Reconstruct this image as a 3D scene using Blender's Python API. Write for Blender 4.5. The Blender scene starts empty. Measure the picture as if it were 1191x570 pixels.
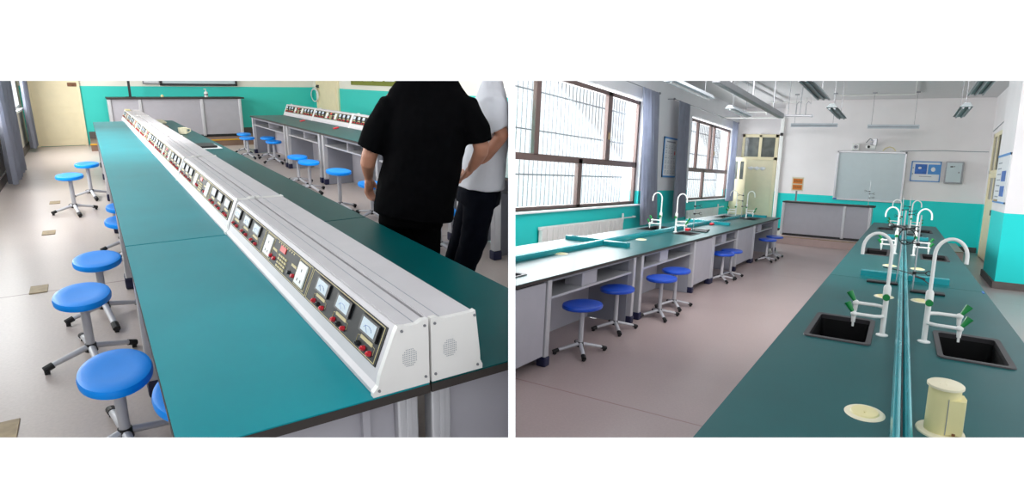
import bpy, bmesh, math, random
from mathutils import Matrix, Vector, Euler
random.seed(7)
PI = math.pi
S = bpy.context.scene
COL = S.collection

# ------------------------------------------------------------------ camera, world, light, exposure
CAM_ROT = Matrix(((0.844443, -0.10418, 0.525416), (0.533725, 0.080673, -0.841801), (0.045313, 0.991281, 0.123727)))
CAM_LOC = Vector((0, 0, 1.65))
CAM_M = Matrix.Translation(CAM_LOC) @ CAM_ROT.to_4x4()
cd = bpy.data.cameras.new('camera'); cam = bpy.data.objects.new('camera', cd); COL.objects.link(cam)
cam.matrix_world = CAM_M
cd.sensor_width = 36.0; cd.lens = 36.0 * 720.0 / 1191.0; cd.clip_start = 0.05; cd.clip_end = 200
S.camera = cam
S.view_settings.view_transform = 'Standard'; S.view_settings.look = 'None'
S.view_settings.exposure = 0.0; S.view_settings.gamma = 1.0; S.view_settings.use_curve_mapping = False
W = bpy.data.worlds.new('overcast_sky'); S.world = W; W.use_nodes = True
bg = W.node_tree.nodes['Background']; bg.inputs[0].default_value = (0.93, 0.96, 1.0, 1); bg.inputs[1].default_value = 1.35

CHEM = Matrix.Identity(4)                      # chemistry room (right): its floor is the world's z = 0
PHYS = (Matrix.Translation(CAM_LOC) @ Matrix(((0.402499, -0.9143, 0.045278), (0.909731, 0.394003, -0.130961), (0.101898, 0.093903, 0.990353))).to_4x4()
        @ Matrix.Translation((0, 0, -1.55)))   # physics room (left)
ROOM = CHEM

def area(name, room, loc, aim, sx, sy, power, col=(1, 1, 1)):
    l = bpy.data.lights.new(name, 'AREA'); l.shape = 'RECTANGLE'; l.size = sx; l.size_y = sy
    l.energy = power; l.color = col
    o = bpy.data.objects.new(name, l); COL.objects.link(o)
    d = Vector(aim) - Vector(loc)
    o.matrix_world = room @ (Matrix.Translation(loc) @ d.to_track_quat('-Z', 'Y').to_matrix().to_4x4())
# daylight coming through the window openings, and an added fill lamp in each room
area('window_daylight_chemistry', CHEM, (-5.6, 10.5, 2.2), (0, 10.0, 0.9), 5.5, 2.2, 520, (.95, .98, 1))
area('window_daylight_chemistry_far', CHEM, (-5.6, 19, 2.2), (0, 18.5, 0.9), 4.5, 2.2, 380, (.95, .98, 1))
area('added_fill_chemistry', CHEM, (-1.2, 6.3, 3.8), (-1.2, 16.5, 0.9), 4.6, 1.4, 340, (1, .98, .97))  # added fill for the back wall, turned away from worktop reflections
area('window_daylight_physics', PHYS, (-1.9, 10.6, 1.9), (1.0, 10.2, 0.3), 11.0, 1.8, 760, (1, .99, .98))
area('added_fill_physics', PHYS, (2.2, 7.0, 3.0), (2.2, 13.0, 0.4), 4.5, 1.4, 170, (1, .98, .97))  # added fill towards the podium end, not a fitted lamp

# ------------------------------------------------------------------ materials
def lin(c):
    return tuple(((v / 255) / 12.92 if v / 255 <= 0.04045 else (((v / 255) + 0.055) / 1.055) ** 2.4) for v in c) + (1.0,)
def mat(name, rgb, rough=0.5, metal=0.0, var=0.06, scale=6.0, bump=0.0, spec=0.5, coat=0.0, emit=None):
    m = bpy.data.materials.new(name); m.use_nodes = True
    nt = m.node_tree; b = nt.nodes['Principled BSDF']
    b.inputs['Roughness'].default_value = rough; b.inputs['Metallic'].default_value = metal
    b.inputs['Specular IOR Level'].default_value = spec; b.inputs['Coat Weight'].default_value = coat
    c = lin(rgb)
    tc = nt.nodes.new('ShaderNodeTexCoord'); n = nt.nodes.new('ShaderNodeTexNoise')
    n.inputs['Scale'].default_value = scale; n.inputs['Detail'].default_value = 5
    nt.links.new(tc.outputs['Object'], n.inputs['Vector'])
    r = nt.nodes.new('ShaderNodeValToRGB')
    r.color_ramp.elements[0].position = 0.3; r.color_ramp.elements[1].position = 0.7
    r.color_ramp.elements[0].color = tuple(v * (1 - var) for v in c[:3]) + (1,)
    r.color_ramp.elements[1].color = tuple(min(1, v * (1 + var)) for v in c[:3]) + (1,)
    nt.links.new(n.outputs['Fac'], r.inputs['Fac']); nt.links.new(r.outputs['Color'], b.inputs['Base Color'])
    if bump:
        bp = nt.nodes.new('ShaderNodeBump'); bp.inputs['Strength'].default_value = bump; bp.inputs['Distance'].default_value = 0.01
        nt.links.new(n.outputs['Fac'], bp.inputs['Height']); nt.links.new(bp.outputs['Normal'], b.inputs['Normal'])
    return m
def two_tone(name, low, high, zsplit, rough=0.6):
    """painted wall: dado colour below zsplit, distemper above"""
    m = mat(name, high, rough, var=0.03, scale=1.5)
    nt = m.node_tree; b = nt.nodes['Principled BSDF']
    tc = [n for n in nt.nodes if n.type == 'TEX_COORD'][0]; ramp = [n for n in nt.nodes if n.type == 'VALTORGB'][0]
    sp = nt.nodes.new('ShaderNodeSeparateXYZ'); nt.links.new(tc.outputs['Object'], sp.inputs[0])
    lt = nt.nodes.new('ShaderNodeMath'); lt.operation = 'LESS_THAN'; lt.inputs[1].default_value = zsplit
    nt.links.new(sp.outputs['Z'], lt.inputs[0])
    mx = nt.nodes.new('ShaderNodeMix'); mx.data_type = 'RGBA'
    nt.links.new(lt.outputs[0], mx.inputs['Factor']); nt.links.new(ramp.outputs['Color'], mx.inputs[6]); mx.inputs[7].default_value = lin(low)
    nt.links.new(mx.outputs[2], b.inputs['Base Color'])
    return m
def floor_mat(name, rgb, rough, seams, var=0.05):
    m = mat(name, rgb, rough, var=var, scale=0.9)
    nt = m.node_tree; b = nt.nodes['Principled BSDF']
    tc = [n for n in nt.nodes if n.type == 'TEX_COORD'][0]; ramp = [n for n in nt.nodes if n.type == 'VALTORGB'][0]
    fine = nt.nodes.new('ShaderNodeTexNoise'); fine.inputs['Scale'].default_value = 60; nt.links.new(tc.outputs['Object'], fine.inputs['Vector'])
    fr = nt.nodes.new('ShaderNodeMapRange'); fr.inputs['To Min'].default_value = .86; fr.inputs['To Max'].default_value = 1.1
    nt.links.new(fine.outputs['Fac'], fr.inputs['Value'])
    mu = nt.nodes.new('ShaderNodeVectorMath'); mu.operation = 'SCALE'
    nt.links.new(ramp.outputs['Color'], mu.inputs[0]); nt.links.new(fr.outputs[0], mu.inputs['Scale'])
    sp = nt.nodes.new('ShaderNodeSeparateXYZ'); nt.links.new(tc.outputs['Object'], sp.inputs[0])
    prev = mu.outputs[0]
    for ax, v in seams:                                   # welded joints of the sheet vinyl
        d = nt.nodes.new('ShaderNodeMath'); d.operation = 'SUBTRACT'; d.inputs[1].default_value = v
        nt.links.new(sp.outputs[ax], d.inputs[0])
        a = nt.nodes.new('ShaderNodeMath'); a.operation = 'ABSOLUTE'; nt.links.new(d.outputs[0], a.inputs[0])
        l = nt.nodes.new('ShaderNodeMath'); l.operation = 'LESS_THAN'; l.inputs[1].default_value = 0.008
        nt.links.new(a.outputs[0], l.inputs[0])
        mx = nt.nodes.new('ShaderNodeMix'); mx.data_type = 'RGBA'
        nt.links.new(l.outputs[0], mx.inputs['Factor']); nt.links.new(prev, mx.inputs[6]); mx.inputs[7].default_value = lin((140, 112, 108))
        prev = mx.outputs[2]
    nt.links.new(prev, b.inputs['Base Color'])
    return m
def glass_mat(name, tint=(252, 253, 253), alpha=0.05):
    m = bpy.data.materials.new(name); m.use_nodes = True; nt = m.node_tree
    nt.nodes.remove(nt.nodes['Principled BSDF']); out = nt.nodes['Material Output']
    t = nt.nodes.new('ShaderNodeBsdfTransparent'); g = nt.nodes.new('ShaderNodeBsdfGlossy'); g.inputs['Roughness'].default_value = .05
    t.inputs[0].default_value = lin(tint)
    x = nt.nodes.new('ShaderNodeMixShader'); x.inputs[0].default_value = alpha
    nt.links.new(t.outputs[0], x.inputs[1]); nt.links.new(g.outputs[0], x.inputs[2]); nt.links.new(x.outputs[0], out.inputs[0])
    return m
M = dict(
    front=mat('white_front_paint', (250, 250, 250), .9, var=.0),
    wallL=two_tone('physics_wall_paint', (52, 200, 188), (228, 226, 214), 1.31),
    wallR=two_tone('chemistry_wall_paint', (6, 216, 212), (236, 232, 232), 1.27),
    windowwall=two_tone('chemistry_window_wall_paint', (28, 200, 196), (214, 214, 217), 1.27),
    windowwallL=two_tone('physics_window_wall_paint', (222, 216, 200), (226, 226, 214), 1.31),
    ceil=mat('ceiling_white', (214, 212, 213), .9, var=.02),
    floorL=floor_mat('physics_vinyl_floor', (196, 184, 178), .32, [('Y', 5.5), ('Y', 11.8)]),
    floorR=floor_mat('chemistry_vinyl_floor', (166, 149, 147), .33, [('Y', 4.05), ('Y', 11.5)]),
    tile=mat('platform_tiles', (190, 165, 160), .35, var=.08, scale=3),
    tileL=mat('platform_front_board', (132, 104, 88), .5, var=.1, scale=4),
    teal_top=mat('teal_worktop', (0, 146, 158), .34, var=.10, scale=1.6, spec=.2),
    green_top=mat('dark_green_worktop', (0, 84, 86), .34, var=.10, scale=1.4, spec=.12),
    top_edge=mat('black_worktop_edge', (46, 38, 34), .5),
    panel=mat('light_grey_cabinet_panel', (172, 170, 178), .5, var=.03),
    panel_dark=mat('mid_grey_cabinet_panel', (140, 142, 152), .5, var=.03),
    alu=mat('aluminium_post', (196, 196, 200), .35, .35, var=.03),
    alu_grey=mat('grey_metal', (130, 132, 136), .35, .6, var=.03),
    steel=mat('brushed_steel', (176, 178, 180), .28, .9, var=.04),
    foot=mat('navy_plastic_foot', (20, 24, 60), .45),
    black=mat('black_plastic', (20, 20, 22), .4),
    rubber=mat('black_rubber', (14, 14, 15), .6),
    sinkb=mat('black_sink_resin', (5, 5, 6), .5, spec=.2),
    sinkrim=mat('dark_grey_sink_rim', (40, 38, 41), .45),
    blue=mat('blue_stool_plastic', (0, 146, 252), .4, var=.04, spec=.25),
    blueR=mat('shaded_blue_stool_plastic', (14, 72, 186), .35, var=.04),  # stool blue darkened: the shadow in this room is put into the colour
    tube=mat('grey_painted_tube', (196, 196, 200), .4, .1, var=.03),
    case=mat('ivory_console_case', (206, 202, 205), .45, var=.03, scale=10),
    case_end=mat('white_console_end', (232, 230, 227), .4, var=.02),
    dpanel=mat('charcoal_instrument_panel', (26, 28, 30), .5, spec=.2),
    gold=mat('cream_print', (205, 190, 140), .6),
    red=mat('red_plastic', (216, 36, 52), .35),
    meter=mat('meter_dial', (206, 220, 230), .25, var=.06, scale=60),
    white=mat('white_plastic', (232, 232, 228), .35, var=.02),
    whitepaint=mat('white_enamel', (225, 225, 222), .35, var=.02),
    green=mat('green_plastic', (10, 128, 60), .35),
    teal_rail=mat('teal_anodised_rail', (40, 160, 168), .22, .35, var=.12, scale=3),
    cream=mat('cream_plastic', (226, 216, 160), .45, var=.04),
    cream_lid=mat('pale_cream_plastic', (228, 220, 190), .45, var=.03),
    creamdoor=mat('cream_door_paint', (234, 222, 186), .5, var=.03),
    brown=mat('brown_window_frame', (98, 78, 74), .45),
    sillw=mat('white_reveal', (228, 232, 232), .6),
    curtain=mat('grey_curtain_cloth', (158, 162, 176), .85, var=.08, scale=3),
    yellow=mat('yellow_edge_strip', (212, 160, 40), .5),
    wood=mat('brown_wood', (120, 76, 44), .5),
    stone=mat('grey_skirting_stone', (92, 84, 80), .6, var=.15, scale=8),
    darkstone=mat('dark_skirting', (38, 38, 42), .6, var=.15, scale=8),
    board=mat('pale_whiteboard', (186, 200, 204), .3, var=.02),
    pblue=mat('blue_print', (36, 96, 176), .5, var=.25, scale=9),
    pframe=mat('blue_poster_border', (70, 140, 205), .5),
    paper=mat('white_paper', (222, 224, 226), .6, var=.02),
    print_grey=mat('grey_print', (150, 156, 164), .7),
    orange=mat('orange_notice', (236, 138, 44), .5, var=.05),
    ink=mat('dark_brown_ink', (96, 44, 20), .6),
    olive=mat('olive_board_frame', (120, 128, 40), .6),
    brass=mat('brass_floor_plate', (158, 138, 104), .5, .2, var=.25, scale=14),
    louvre=mat('grey_louvre', (118, 126, 128), .4, .4),
    lampw=mat('white_lamp_housing', (200, 206, 212), .4, .1),
    bars=mat('pale_grille_paint', (112, 118, 124), .6),
    skin=mat('skin', (196, 138, 112), .5, var=.06, scale=9),
    hair=mat('black_hair', (18, 16, 16), .5),
    shirtb=mat('black_cotton', (8, 8, 10), .85, spec=.05, var=.15, scale=5),
    shirtw=mat('white_cotton', (236, 238, 246), .85, var=.03, scale=5),
    trob=mat('black_trousers_cloth', (5, 5, 6), .9, spec=.05),
    tron=mat('navy_denim', (13, 16, 26), .85, spec=.08, var=.15, scale=12),
    shoe=mat('black_shoe', (20, 20, 20), .4),
    glass=glass_mat('window_glass'),
    dglass=mat('dark_door_glass', (96, 100, 96), .12, var=.35, scale=4, spec=.8),
    led=mat('red_display', (224, 30, 30), .3),
    rag=mat('pale_cloth', (200, 196, 170), .8),
)

# ------------------------------------------------------------------ mesh building
class MB:
    def __init__(s): s.b = bmesh.new()
    def _q(s, vs, fs):
        v = [s.b.verts.new(p) for p in vs]
        for f in fs:
            try: s.b.faces.new([v[i] for i in f])
            except ValueError: pass
        return v
    def box(s, x0, x1, y0, y1, z0, z1, bev=0.0, seg=2):
        t = bmesh.new()
        bmesh.ops.create_cube(t, size=1)
        for v in t.verts:
            v.co = Vector(((x0 + x1) / 2 + v.co.x * (x1 - x0), (y0 + y1) / 2 + v.co.y * (y1 - y0), (z0 + z1) / 2 + v.co.z * (z1 - z0)))
        if bev > 0: bmesh.ops.bevel(t, geom=t.edges[:], offset=bev, segments=seg, affect='EDGES', profile=.6)
        s._merge(t); return s
    def _merge(s, t, M4=None):
        if M4 is not None: t.transform(M4)
        me = bpy.data.meshes.new('tmp'); t.to_mesh(me); t.free(); s.b.from_mesh(me); bpy.data.meshes.remove(me)
    def cyl(s, p0, p1, r0, r1=None, seg=20, cap=True):
        r1 = r0 if r1 is None else r1
        return s.loft([(p0, r0), (p1, r1)], seg, cap)
    def loft(s, pts, seg=16, cap=True, ry=1.0):
        """round section swept through points [(p, r)], mitred at the joints"""
        P = [Vector(p) for p, r in pts]; rings = []; up = None
        for i, (p, r) in enumerate(pts):
            d = ((P[min(i + 1, len(P) - 1)] - P[i]).normalized() + (P[i] - P[max(i - 1, 0)]).normalized())
            if d.length < 1e-6: d = Vector((0, 0, 1))
            d.normalize()
            if up is None:
                up = Vector((0, 0, 1)) if abs(d.z) < .9 else Vector((1, 0, 0))
            a = (up - d * up.dot(d)).normalized(); c = d.cross(a); up = a
            rr = r if isinstance(r, tuple) else (r, r * ry)
            rings.append([s.b.verts.new(P[i] + a * math.cos(2 * PI * k / seg) * rr[0] + c * math.sin(2 * PI * k / seg) * rr[1]) for k in range(seg)])
        for a, c in zip(rings, rings[1:]):
            for k in range(seg): s.b.faces.new((a[k], a[(k + 1) % seg], c[(k + 1) % seg], c[k]))
        if cap: s.b.faces.new(rings[0][::-1]); s.b.faces.new(rings[-1])
        return s
    def tube(s, pts, r, seg=12): return s.loft([(p, r) for p in pts], seg)
    def lathe(s, prof, c=(0, 0, 0), seg=36, sy=1.0):
        """profile [(r, z)] turned about z; sy lengthens it along y"""
        rings = []
        for r, z in prof:
            if r < 1e-5: rings.append([s.b.verts.new((c[0], c[1], c[2] + z))])
            else: rings.append([s.b.verts.new((c[0] + r * math.cos(2 * PI * k / seg), c[1] + sy * r * math.sin(2 * PI * k / seg), c[2] + z)) for k in range(seg)])
        for a, b in zip(rings, rings[1:]):
            for k in range(seg):
                k2 = (k + 1) % seg
                if len(a) == 1 and len(b) == 1: continue
                if len(a) == 1: s.b.faces.new((a[0], b[k2], b[k]))
                elif len(b) == 1: s.b.faces.new((a[k], a[k2], b[0]))
                else: s.b.faces.new((a[k], a[k2], b[k2], b[k]))
        return s
    def ball(s, c, r, rings=10, seg=16):
        r = r if isinstance(r, (tuple, list)) else (r, r, r)
        t = bmesh.new(); bmesh.ops.create_uvsphere(t, u_segments=seg, v_segments=rings, radius=1)
        s._merge(t, Matrix.Translation(c) @ Matrix.Diagonal((*r, 1))); return s
    def prism(s, poly, lo, hi, ax=1):
        """polygon given in the two other axes, extruded along axis ax"""
        def P(u, v, w):
            return {0: (w, u, v), 1: (u, w, v), 2: (u, v, w)}[ax]
        n = len(poly)
        a = [s.b.verts.new(P(u, v, lo)) for u, v in poly]; c = [s.b.verts.new(P(u, v, hi)) for u, v in poly]
        s.b.faces.new(a); s.b.faces.new(c[::-1])
        for k in range(n): s.b.faces.new((a[k], c[k], c[(k + 1) % n], a[(k + 1) % n]))
        return s
    def slab(s, x0, x1, y0, y1, z0, z1, holes):
        """board with rectangular cut-outs"""
        xs = sorted({x0, x1, *[h[0] for h in holes], *[h[1] for h in holes]}); ys = sorted({y0, y1, *[h[2] for h in holes], *[h[3] for h in holes]})
        for i in range(len(xs) - 1):
            for j in range(len(ys) - 1):
                cx, cy = (xs[i] + xs[i + 1]) / 2, (ys[j] + ys[j + 1]) / 2
                if any(h[0] < cx < h[1] and h[2] < cy < h[3] for h in holes): continue
                s.box(xs[i], xs[i + 1], ys[j], ys[j + 1], z0, z1)
        bmesh.ops.remove_doubles(s.b, verts=s.b.verts[:], dist=1e-5)
        seen = {}
        for f in s.b.faces: seen.setdefault(tuple(sorted(v.index for v in f.verts)) if False else tuple(round(c, 4) for c in f.calc_center_median()), []).append(f)
        bmesh.ops.delete(s.b, geom=[f for l in seen.values() if len(l) > 1 for f in l], context='FACES_ONLY')
        return s
    def clip(s, plane):
        """cut off whatever lies beyond a wall plane (point, outward normal) and close the cut"""
        co, no = plane
        r = bmesh.ops.bisect_plane(s.b, geom=s.b.verts[:] + s.b.edges[:] + s.b.faces[:], dist=1e-5, plane_co=co, plane_no=no, clear_outer=True)
        ed = [e for e in r['geom_cut'] if isinstance(e, bmesh.types.BMEdge) and e.is_boundary]
        if ed: bmesh.ops.holes_fill(s.b, edges=ed, sides=0)
        return s
    def out(s, name, m, parent=None, org=(0, 0, 0), smooth=False):
        bmesh.ops.recalc_face_normals(s.b, faces=s.b.faces[:])
        s.b.transform(Matrix.Translation(-Vector(org)))
        me = bpy.data.meshes.new(name); s.b.to_mesh(me); s.b.free(); me.materials.append(m)
        if smooth:
            for p in me.polygons: p.use_smooth = True
            try: me.set_sharp_from_angle(angle=math.radians(40))
            except Exception: pass
        o = bpy.data.objects.new(name, me); COL.objects.link(o)
        if parent is not None: o.parent = parent
        else: o.matrix_world = ROOM @ Matrix.Translation(org)
        return o
def tag(o, label=None, cat=None, group=None, kind=None):
    if label: o['label'] = label
    if cat: o['category'] = cat
    if group: o['group'] = group
    if kind: o['kind'] = kind
    return o
def thing(name, label, cat, loc=(0, 0, 0), rz=0.0, group=None):
    o = bpy.data.objects.new(name, None); COL.objects.link(o); o.empty_display_size = .1
    o.matrix_world = ROOM @ Matrix.Translation(loc) @ Matrix.Rotation(rz, 4, 'Z')
    return tag(o, label, cat, group)
def struct(o): o['kind'] = 'structure'; return o
def kids(o): return [c for c in COL.objects if c.parent is o]
def copy_tree(o, parent=None, m4=None):
    c = o.copy(); COL.objects.link(c)
    if parent is not None: c.parent = parent; c.matrix_parent_inverse = o.matrix_parent_inverse.copy()
    for ch in KIDS(o): copy_tree(ch, c)
    return c
def KIDS(o): return list(o.children)
def place(proto, used, loc, label, rz=0.0, group=None):
    """first call uses the prototype itself, later calls copy it with all its parts"""
    o = proto if not used else copy_tree(proto)
    o.matrix_world = ROOM @ Matrix.Translation(loc) @ Matrix.Rotation(rz, 4, 'Z')
    o['label'] = label
    if group: o['group'] = group
    return o

# side planes of each room along the partition between the rooms, in that room's coordinates
AXR = CAM_ROT
AXL = (PHYS.to_3x3().inverted() @ CAM_ROT)
CUT_R = (Vector((0, 0, 1.65)), AXR @ Vector((-720, 0, -3.9)))
CUT_L = (Vector((0, 0, 1.55)), AXL @ Vector((720, 0, -4.3)))
FRONT_R = (Vector((0, 0, 1.65)) + AXR @ Vector((0, 0, -1.07)), AXR @ Vector((0, 0, 1)))
FRONT_L = (Vector((0, 0, 1.55)) + AXL @ Vector((0, 0, -1.07)), AXL @ Vector((0, 0, 1)))

# ================================================================== FRONT WALL with its two wide openings, and the partition
def camquad(mb, px0, px1, py0, py1, z0, z1, s0=1.0):
    """wall piece between two depths, its faces running square to the wall"""
    f = 720.0
    c = [((px - 595.5) / f * z0, -(py - 285.0) / f * z0) for px, py in ((px0, py0), (px1, py0), (px1, py1), (px0, py1))]
    a = [mb.b.verts.new((x, y, -z0)) for x, y in c]; b = [mb.b.verts.new((x, y, -z1)) for x, y in c]
    mb.b.faces.new(a); mb.b.faces.new(b[::-1])
    for k in range(4): mb.b.faces.new((a[k], b[k], b[(k + 1) % 4], a[(k + 1) % 4]))
ROOM = CAM_M
f = MB()
def splay(mb, px0, px1, py0, py1, z0, z1, dx0=0, dx1=0, dy0=0, dy1=0):
    F = 720.0
    q = lambda px, py, z: ((px - 595.5) / F * z0, -(py - 285) / F * z0, -z)
    A = [q(px0, py0, z0), q(px1, py0, z0), q(px1, py1, z0), q(px0, py1, z0)]
    B = [q(px0 + dx0, py0 + dy0, z1), q(px1 + dx1, py0 + dy0, z1), q(px1 + dx1, py1 + dy1, z1), q(px0 + dx0, py1 + dy1, z1)]
    mb._q(A + B, [(0, 1, 2, 3), (7, 6, 5, 4), (0, 4, 5, 1), (1, 5, 6, 2), (2, 6, 7, 3), (3, 7, 4, 0)])
splay(f, -420, 1620, -260, 94, 1.0, 1.04, dy1=-11)
splay(f, -420, 1620, 509, 900, 1.0, 1.04, dy0=14)
splay(f, -420, -90, 94, 509, 1.0, 1.04)
splay(f, 1290, 1620, 94, 509, 1.0, 1.04)
splay(f, 591.3, 599.2, 94, 509, 1.0, 1.04)
struct(f.out('wall_front', M['front']))
p = MB()
h0, h1 = .0046, .018
p._q([(-h0, 1.2, -1.05), (h0, 1.2, -1.05), (h0, -1.4, -1.05), (-h0, -1.4, -1.05),
      (-h1, 3.2, -9.2), (h1, 3.2, -9.2), (h1, -3.4, -9.2), (-h1, -3.4, -9.2)],
     [(0, 1, 2, 3), (7, 6, 5, 4), (0, 4, 5, 1), (1, 5, 6, 2), (2, 6, 7, 3), (3, 7, 4, 0)])
struct(p.out('wall_partition', M['front']))

# ================================================================== CHEMISTRY ROOM (right): the shell
ROOM = CHEM
def st(name, mb, m, clip=True, front=False):
    if clip: mb.clip(CUT_R if ROOM is CHEM else CUT_L)
    if front: mb.clip(FRONT_R if ROOM is CHEM else FRONT_L)
    return struct(mb.out(name, m))
st('floor', MB().box(-5.1, 2.4, .2, 22.1, -.1, 0), M['floorR'], front=True)
st('ceiling', MB().box(-5.1, 2.4, 3.0, 22.1, 3.97, 4.07), M['ceil'], front=True)
st('wall_back', MB().box(-3.2, 1.85, 20.0, 20.12, 0, 3.97), M['wallR'])
st('wall_back_recess', MB().box(-5.1, -3.2, 22.0, 22.12, 0, 3.97), M['wallR'])
st('wall_recess_side', MB().box(-3.2, -3.08, 20.12, 22.0, 0, 3.97), M['wallR'])
w = MB()                                                     # window wall with two openings
w.b.free(); w.b = bmesh.new()
def wall_x(x0, x1, ya, yb, za, zb, holes):
    """wall standing in the y-z plane, with rectangular openings (y0, y1, z0, z1)"""
    m = MB(); m.slab(ya, yb, za, zb, x0, x1, holes)
    m.b.transform(Matrix(((0, 0, 1, 0), (1, 0, 0, 0), (0, 1, 0, 0), (0, 0, 0, 1)))); return m
st('wall_left_windows', wall_x(-5.12, -4.92, 6.0, 22.0, 0, 3.97, [(7.0, 13.02, .985, 3.24), (16.6, 21.3, .985, 3.24)]), M['windowwall'])
st('wall_right', MB().box(1.75, 1.9, 13.9, 20.0, 0, 3.97), M['wallR'])
st('wall_right_pillar', MB().box(1.45, 2.3, 13.1, 14.9, 0, 3.97), M['wallR'])
st('baseboard_back', MB().box(-1.0, 1.74, 19.95, 20.0, 0, .13), M['stone'])
st('baseboard_right', MB().box(1.71, 1.75, 14.9, 17.0, 0, .13), M['stone'])
st('baseboard_pillar', MB().box(1.42, 2.3, 13.06, 14.93, 0, .12), M['stone'])
st('baseboard_corner', MB().box(-3.3, -2.98, 19.6, 20.0, 0, .22), M['darkstone'])
st('trim_1', MB().box(-3.27, -3.17, 19.93, 20.0, .22, 3.5, .012), M['whitepaint'])    # pipe casing on the wall corner
# window sills
st('trim_2', MB().box(-5.0, -4.86, 6.6, 13.05, .955, .985), M['sillw'])
st('trim_3', MB().box(-5.0, -4.86, 16.6, 21.3, .955, .985), M['sillw'])
def window(n, y0, y1, ztr, ups, downs, z0=.985, z1=3.2, x=-5.04):
    """brown metal window: frame, transom, upper and lower mullions, glass, latch"""
    f = MB(); t = .035
    for a in ((y0, y1, z0, z0 + .06), (y0, y1, z1 - .08, z1), (y0, y1, ztr - .09, ztr + .02), (y0, y0 + .09, z0, z1), (y1 - .09, y1, z0, z1)): f.box(x - t, x + t, a[0], a[1], a[2], a[3], .004)
    for y, ww in ups: f.box(x - t, x + t, y - ww, y + ww, ztr, z1, .004)
    for y, ww in downs: f.box(x - t, x + t, y - ww, y + ww, z0, ztr, .004)
    f.clip(CUT_R); o = struct(f.out('window_%d' % n, M['brown']))
    g = MB(); g.box(x - .004, x + .004, y0, y1, z0, z1); g.clip(CUT_R); g.out('pane', M['glass'], o)
    h = MB(); yy = ups[-1][0]; h.box(x + .035, x + .06, yy - .03, yy + .03, 2.28, 2.42, .006); h.out('latch', M['brass'], o)
window(1, 6.6, 13.02, 1.87, [(8.62, .07), (11.42, .10)], [(10.24, .08)])
window(2, 16.62, 21.25, 1.86, [(17.6, .05), (18.95, .07), (19.35, .05)], [(18.45, .07)])
for y0, y1, lb in ((6.4, 13.2, 'pale security grille of vertical bars outside the near window'), (16.5, 21.6, 'pale security grille of vertical bars outside the far window')):
    g = MB(); k = y0
    while k < y1: g.cyl((-5.42, k, .8), (-5.42, k, 3.5), .009, seg=6); k += .15
    for z in (1.0, 1.55, 2.3, 2.95): g.box(-5.43, -5.41, y0, y1, z - .012, z + .012)
    g.box(-5.43, -5.12, y1 - .02, y1, .94, .98)
    g.clip(CUT_R); tag(g.out('window_grille', M['bars']), lb, 'window grille')

# door_1 in the recess: transom with two panes over a pale door leaf, plus the open leaf beside it
d = MB()
for a in ((-4.75, -4.67, 0, 3.12), (-3.72, -3.62, 0, 3.12), (-4.22, -4.13, 2.37, 3.1), (-4.75, -3.62, 3.02, 3.12), (-4.75, -3.62, 2.28, 2.38)): d.box(a[0], a[1], 21.93, 22.0, a[2], a[3], .006)
dr = struct(d.out('door_1', M['creamdoor']))
MB().box(-4.67, -4.22, 21.96, 21.99, 2.38, 3.02).out('pane', M['dglass'], dr); MB().box(-4.13, -3.72, 21.96, 21.99, 2.38, 3.02).out('pane', M['dglass'], dr)
lf = MB(); lf.box(-4.67, -3.72, 21.95, 21.99, .02, 2.28, .01); lf.out('door_leaf', M['cream_lid'], dr)
lf = MB()
for k in range(3): lf.lathe([(0, 0), (.07, .0), (.07, .012), (.05, .02), (0, .02)], (0, 0, 0), 14, 1.0)
lf.b.free(); lf = MB(); lf.box(-4.5, -3.95, 21.92, 21.95, 1.98, 2.04, .01); [lf.ball((x, 21.92, 2.0), (.07, .02, .06)) for x in (-4.4, -4.22, -4.04)]
lf.out('hook_rail', M['paper'], dr)
op = MB(); op.slab(-4.88, -4.42, .02, 2.33, -.02, .02, [(-4.80, -4.69, 1.62, 2.2), (-4.61, -4.50, 1.62, 2.2)])
op.b.transform(Matrix(((1, 0, 0, 0), (0, 0, 1, 21.3), (0, 1, 0, 0), (0, 0, 0, 1))))
dr2 = struct(op.out('door_2', M['creamdoor'])); MB().box(-4.80, -4.69, 21.295, 21.305, 1.62, 2.2).out('pane', M['dglass'], dr2); MB().box(-4.61, -4.50, 21.295, 21.305, 1.62, 2.2).out('pane', M['dglass'], dr2)
# door_3 on the right wall
d = MB()
for a in ((17.05, 17.2, 0, 2.98), (18.85, 19.0, 0, 2.98), (17.05, 19.0, 2.88, 2.98), (17.05, 19.0, 2.02, 2.1)): d.box(1.70, 1.76, a[0], a[1], a[2], a[3], .006)
dr = struct(d.out('door_3', M['creamdoor']))
pn = MB(); pn.slab(17.2, 18.85, .02, 2.02, 1.715, 1.745, [(17.35, 17.95, 1.42, 1.92), (18.1, 18.7, 1.42, 1.92)])
pn.b.transform(Matrix(((0, 0, 1, 0), (1, 0, 0, 0), (0, 1, 0, 0), (0, 0, 0, 1)))); pn.out('door_leaf', M['creamdoor'], dr)
MB().box(1.725, 1.735, 17.35, 17.95, 1.42, 1.92).out('pane', M['dglass'], dr); MB().box(1.725, 1.735, 18.1, 18.7, 1.42, 1.92).out('pane', M['dglass'], dr)
MB().box(1.725, 1.735, 17.2, 18.85, 2.1, 2.88).out('pane', M['dglass'], dr)
MB().box(1.69, 1.715, 17.95, 18.1, 2.1, 2.88).out('transom_bar', M['creamdoor'], dr)
MB().box(1.66, 1.715, 17.2, 17.33, 1.08, 1.2, .01).out('lock', M['black'], dr)
# floor platform before the back wall
st('trim_4', MB().box(-2.95, 1.3, 17.4, 19.99, 0, .2), M['tile'])
st('trim_5', MB().box(-2.96, 1.3, 17.385, 17.4, .185, .203), M['brass'])

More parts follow.
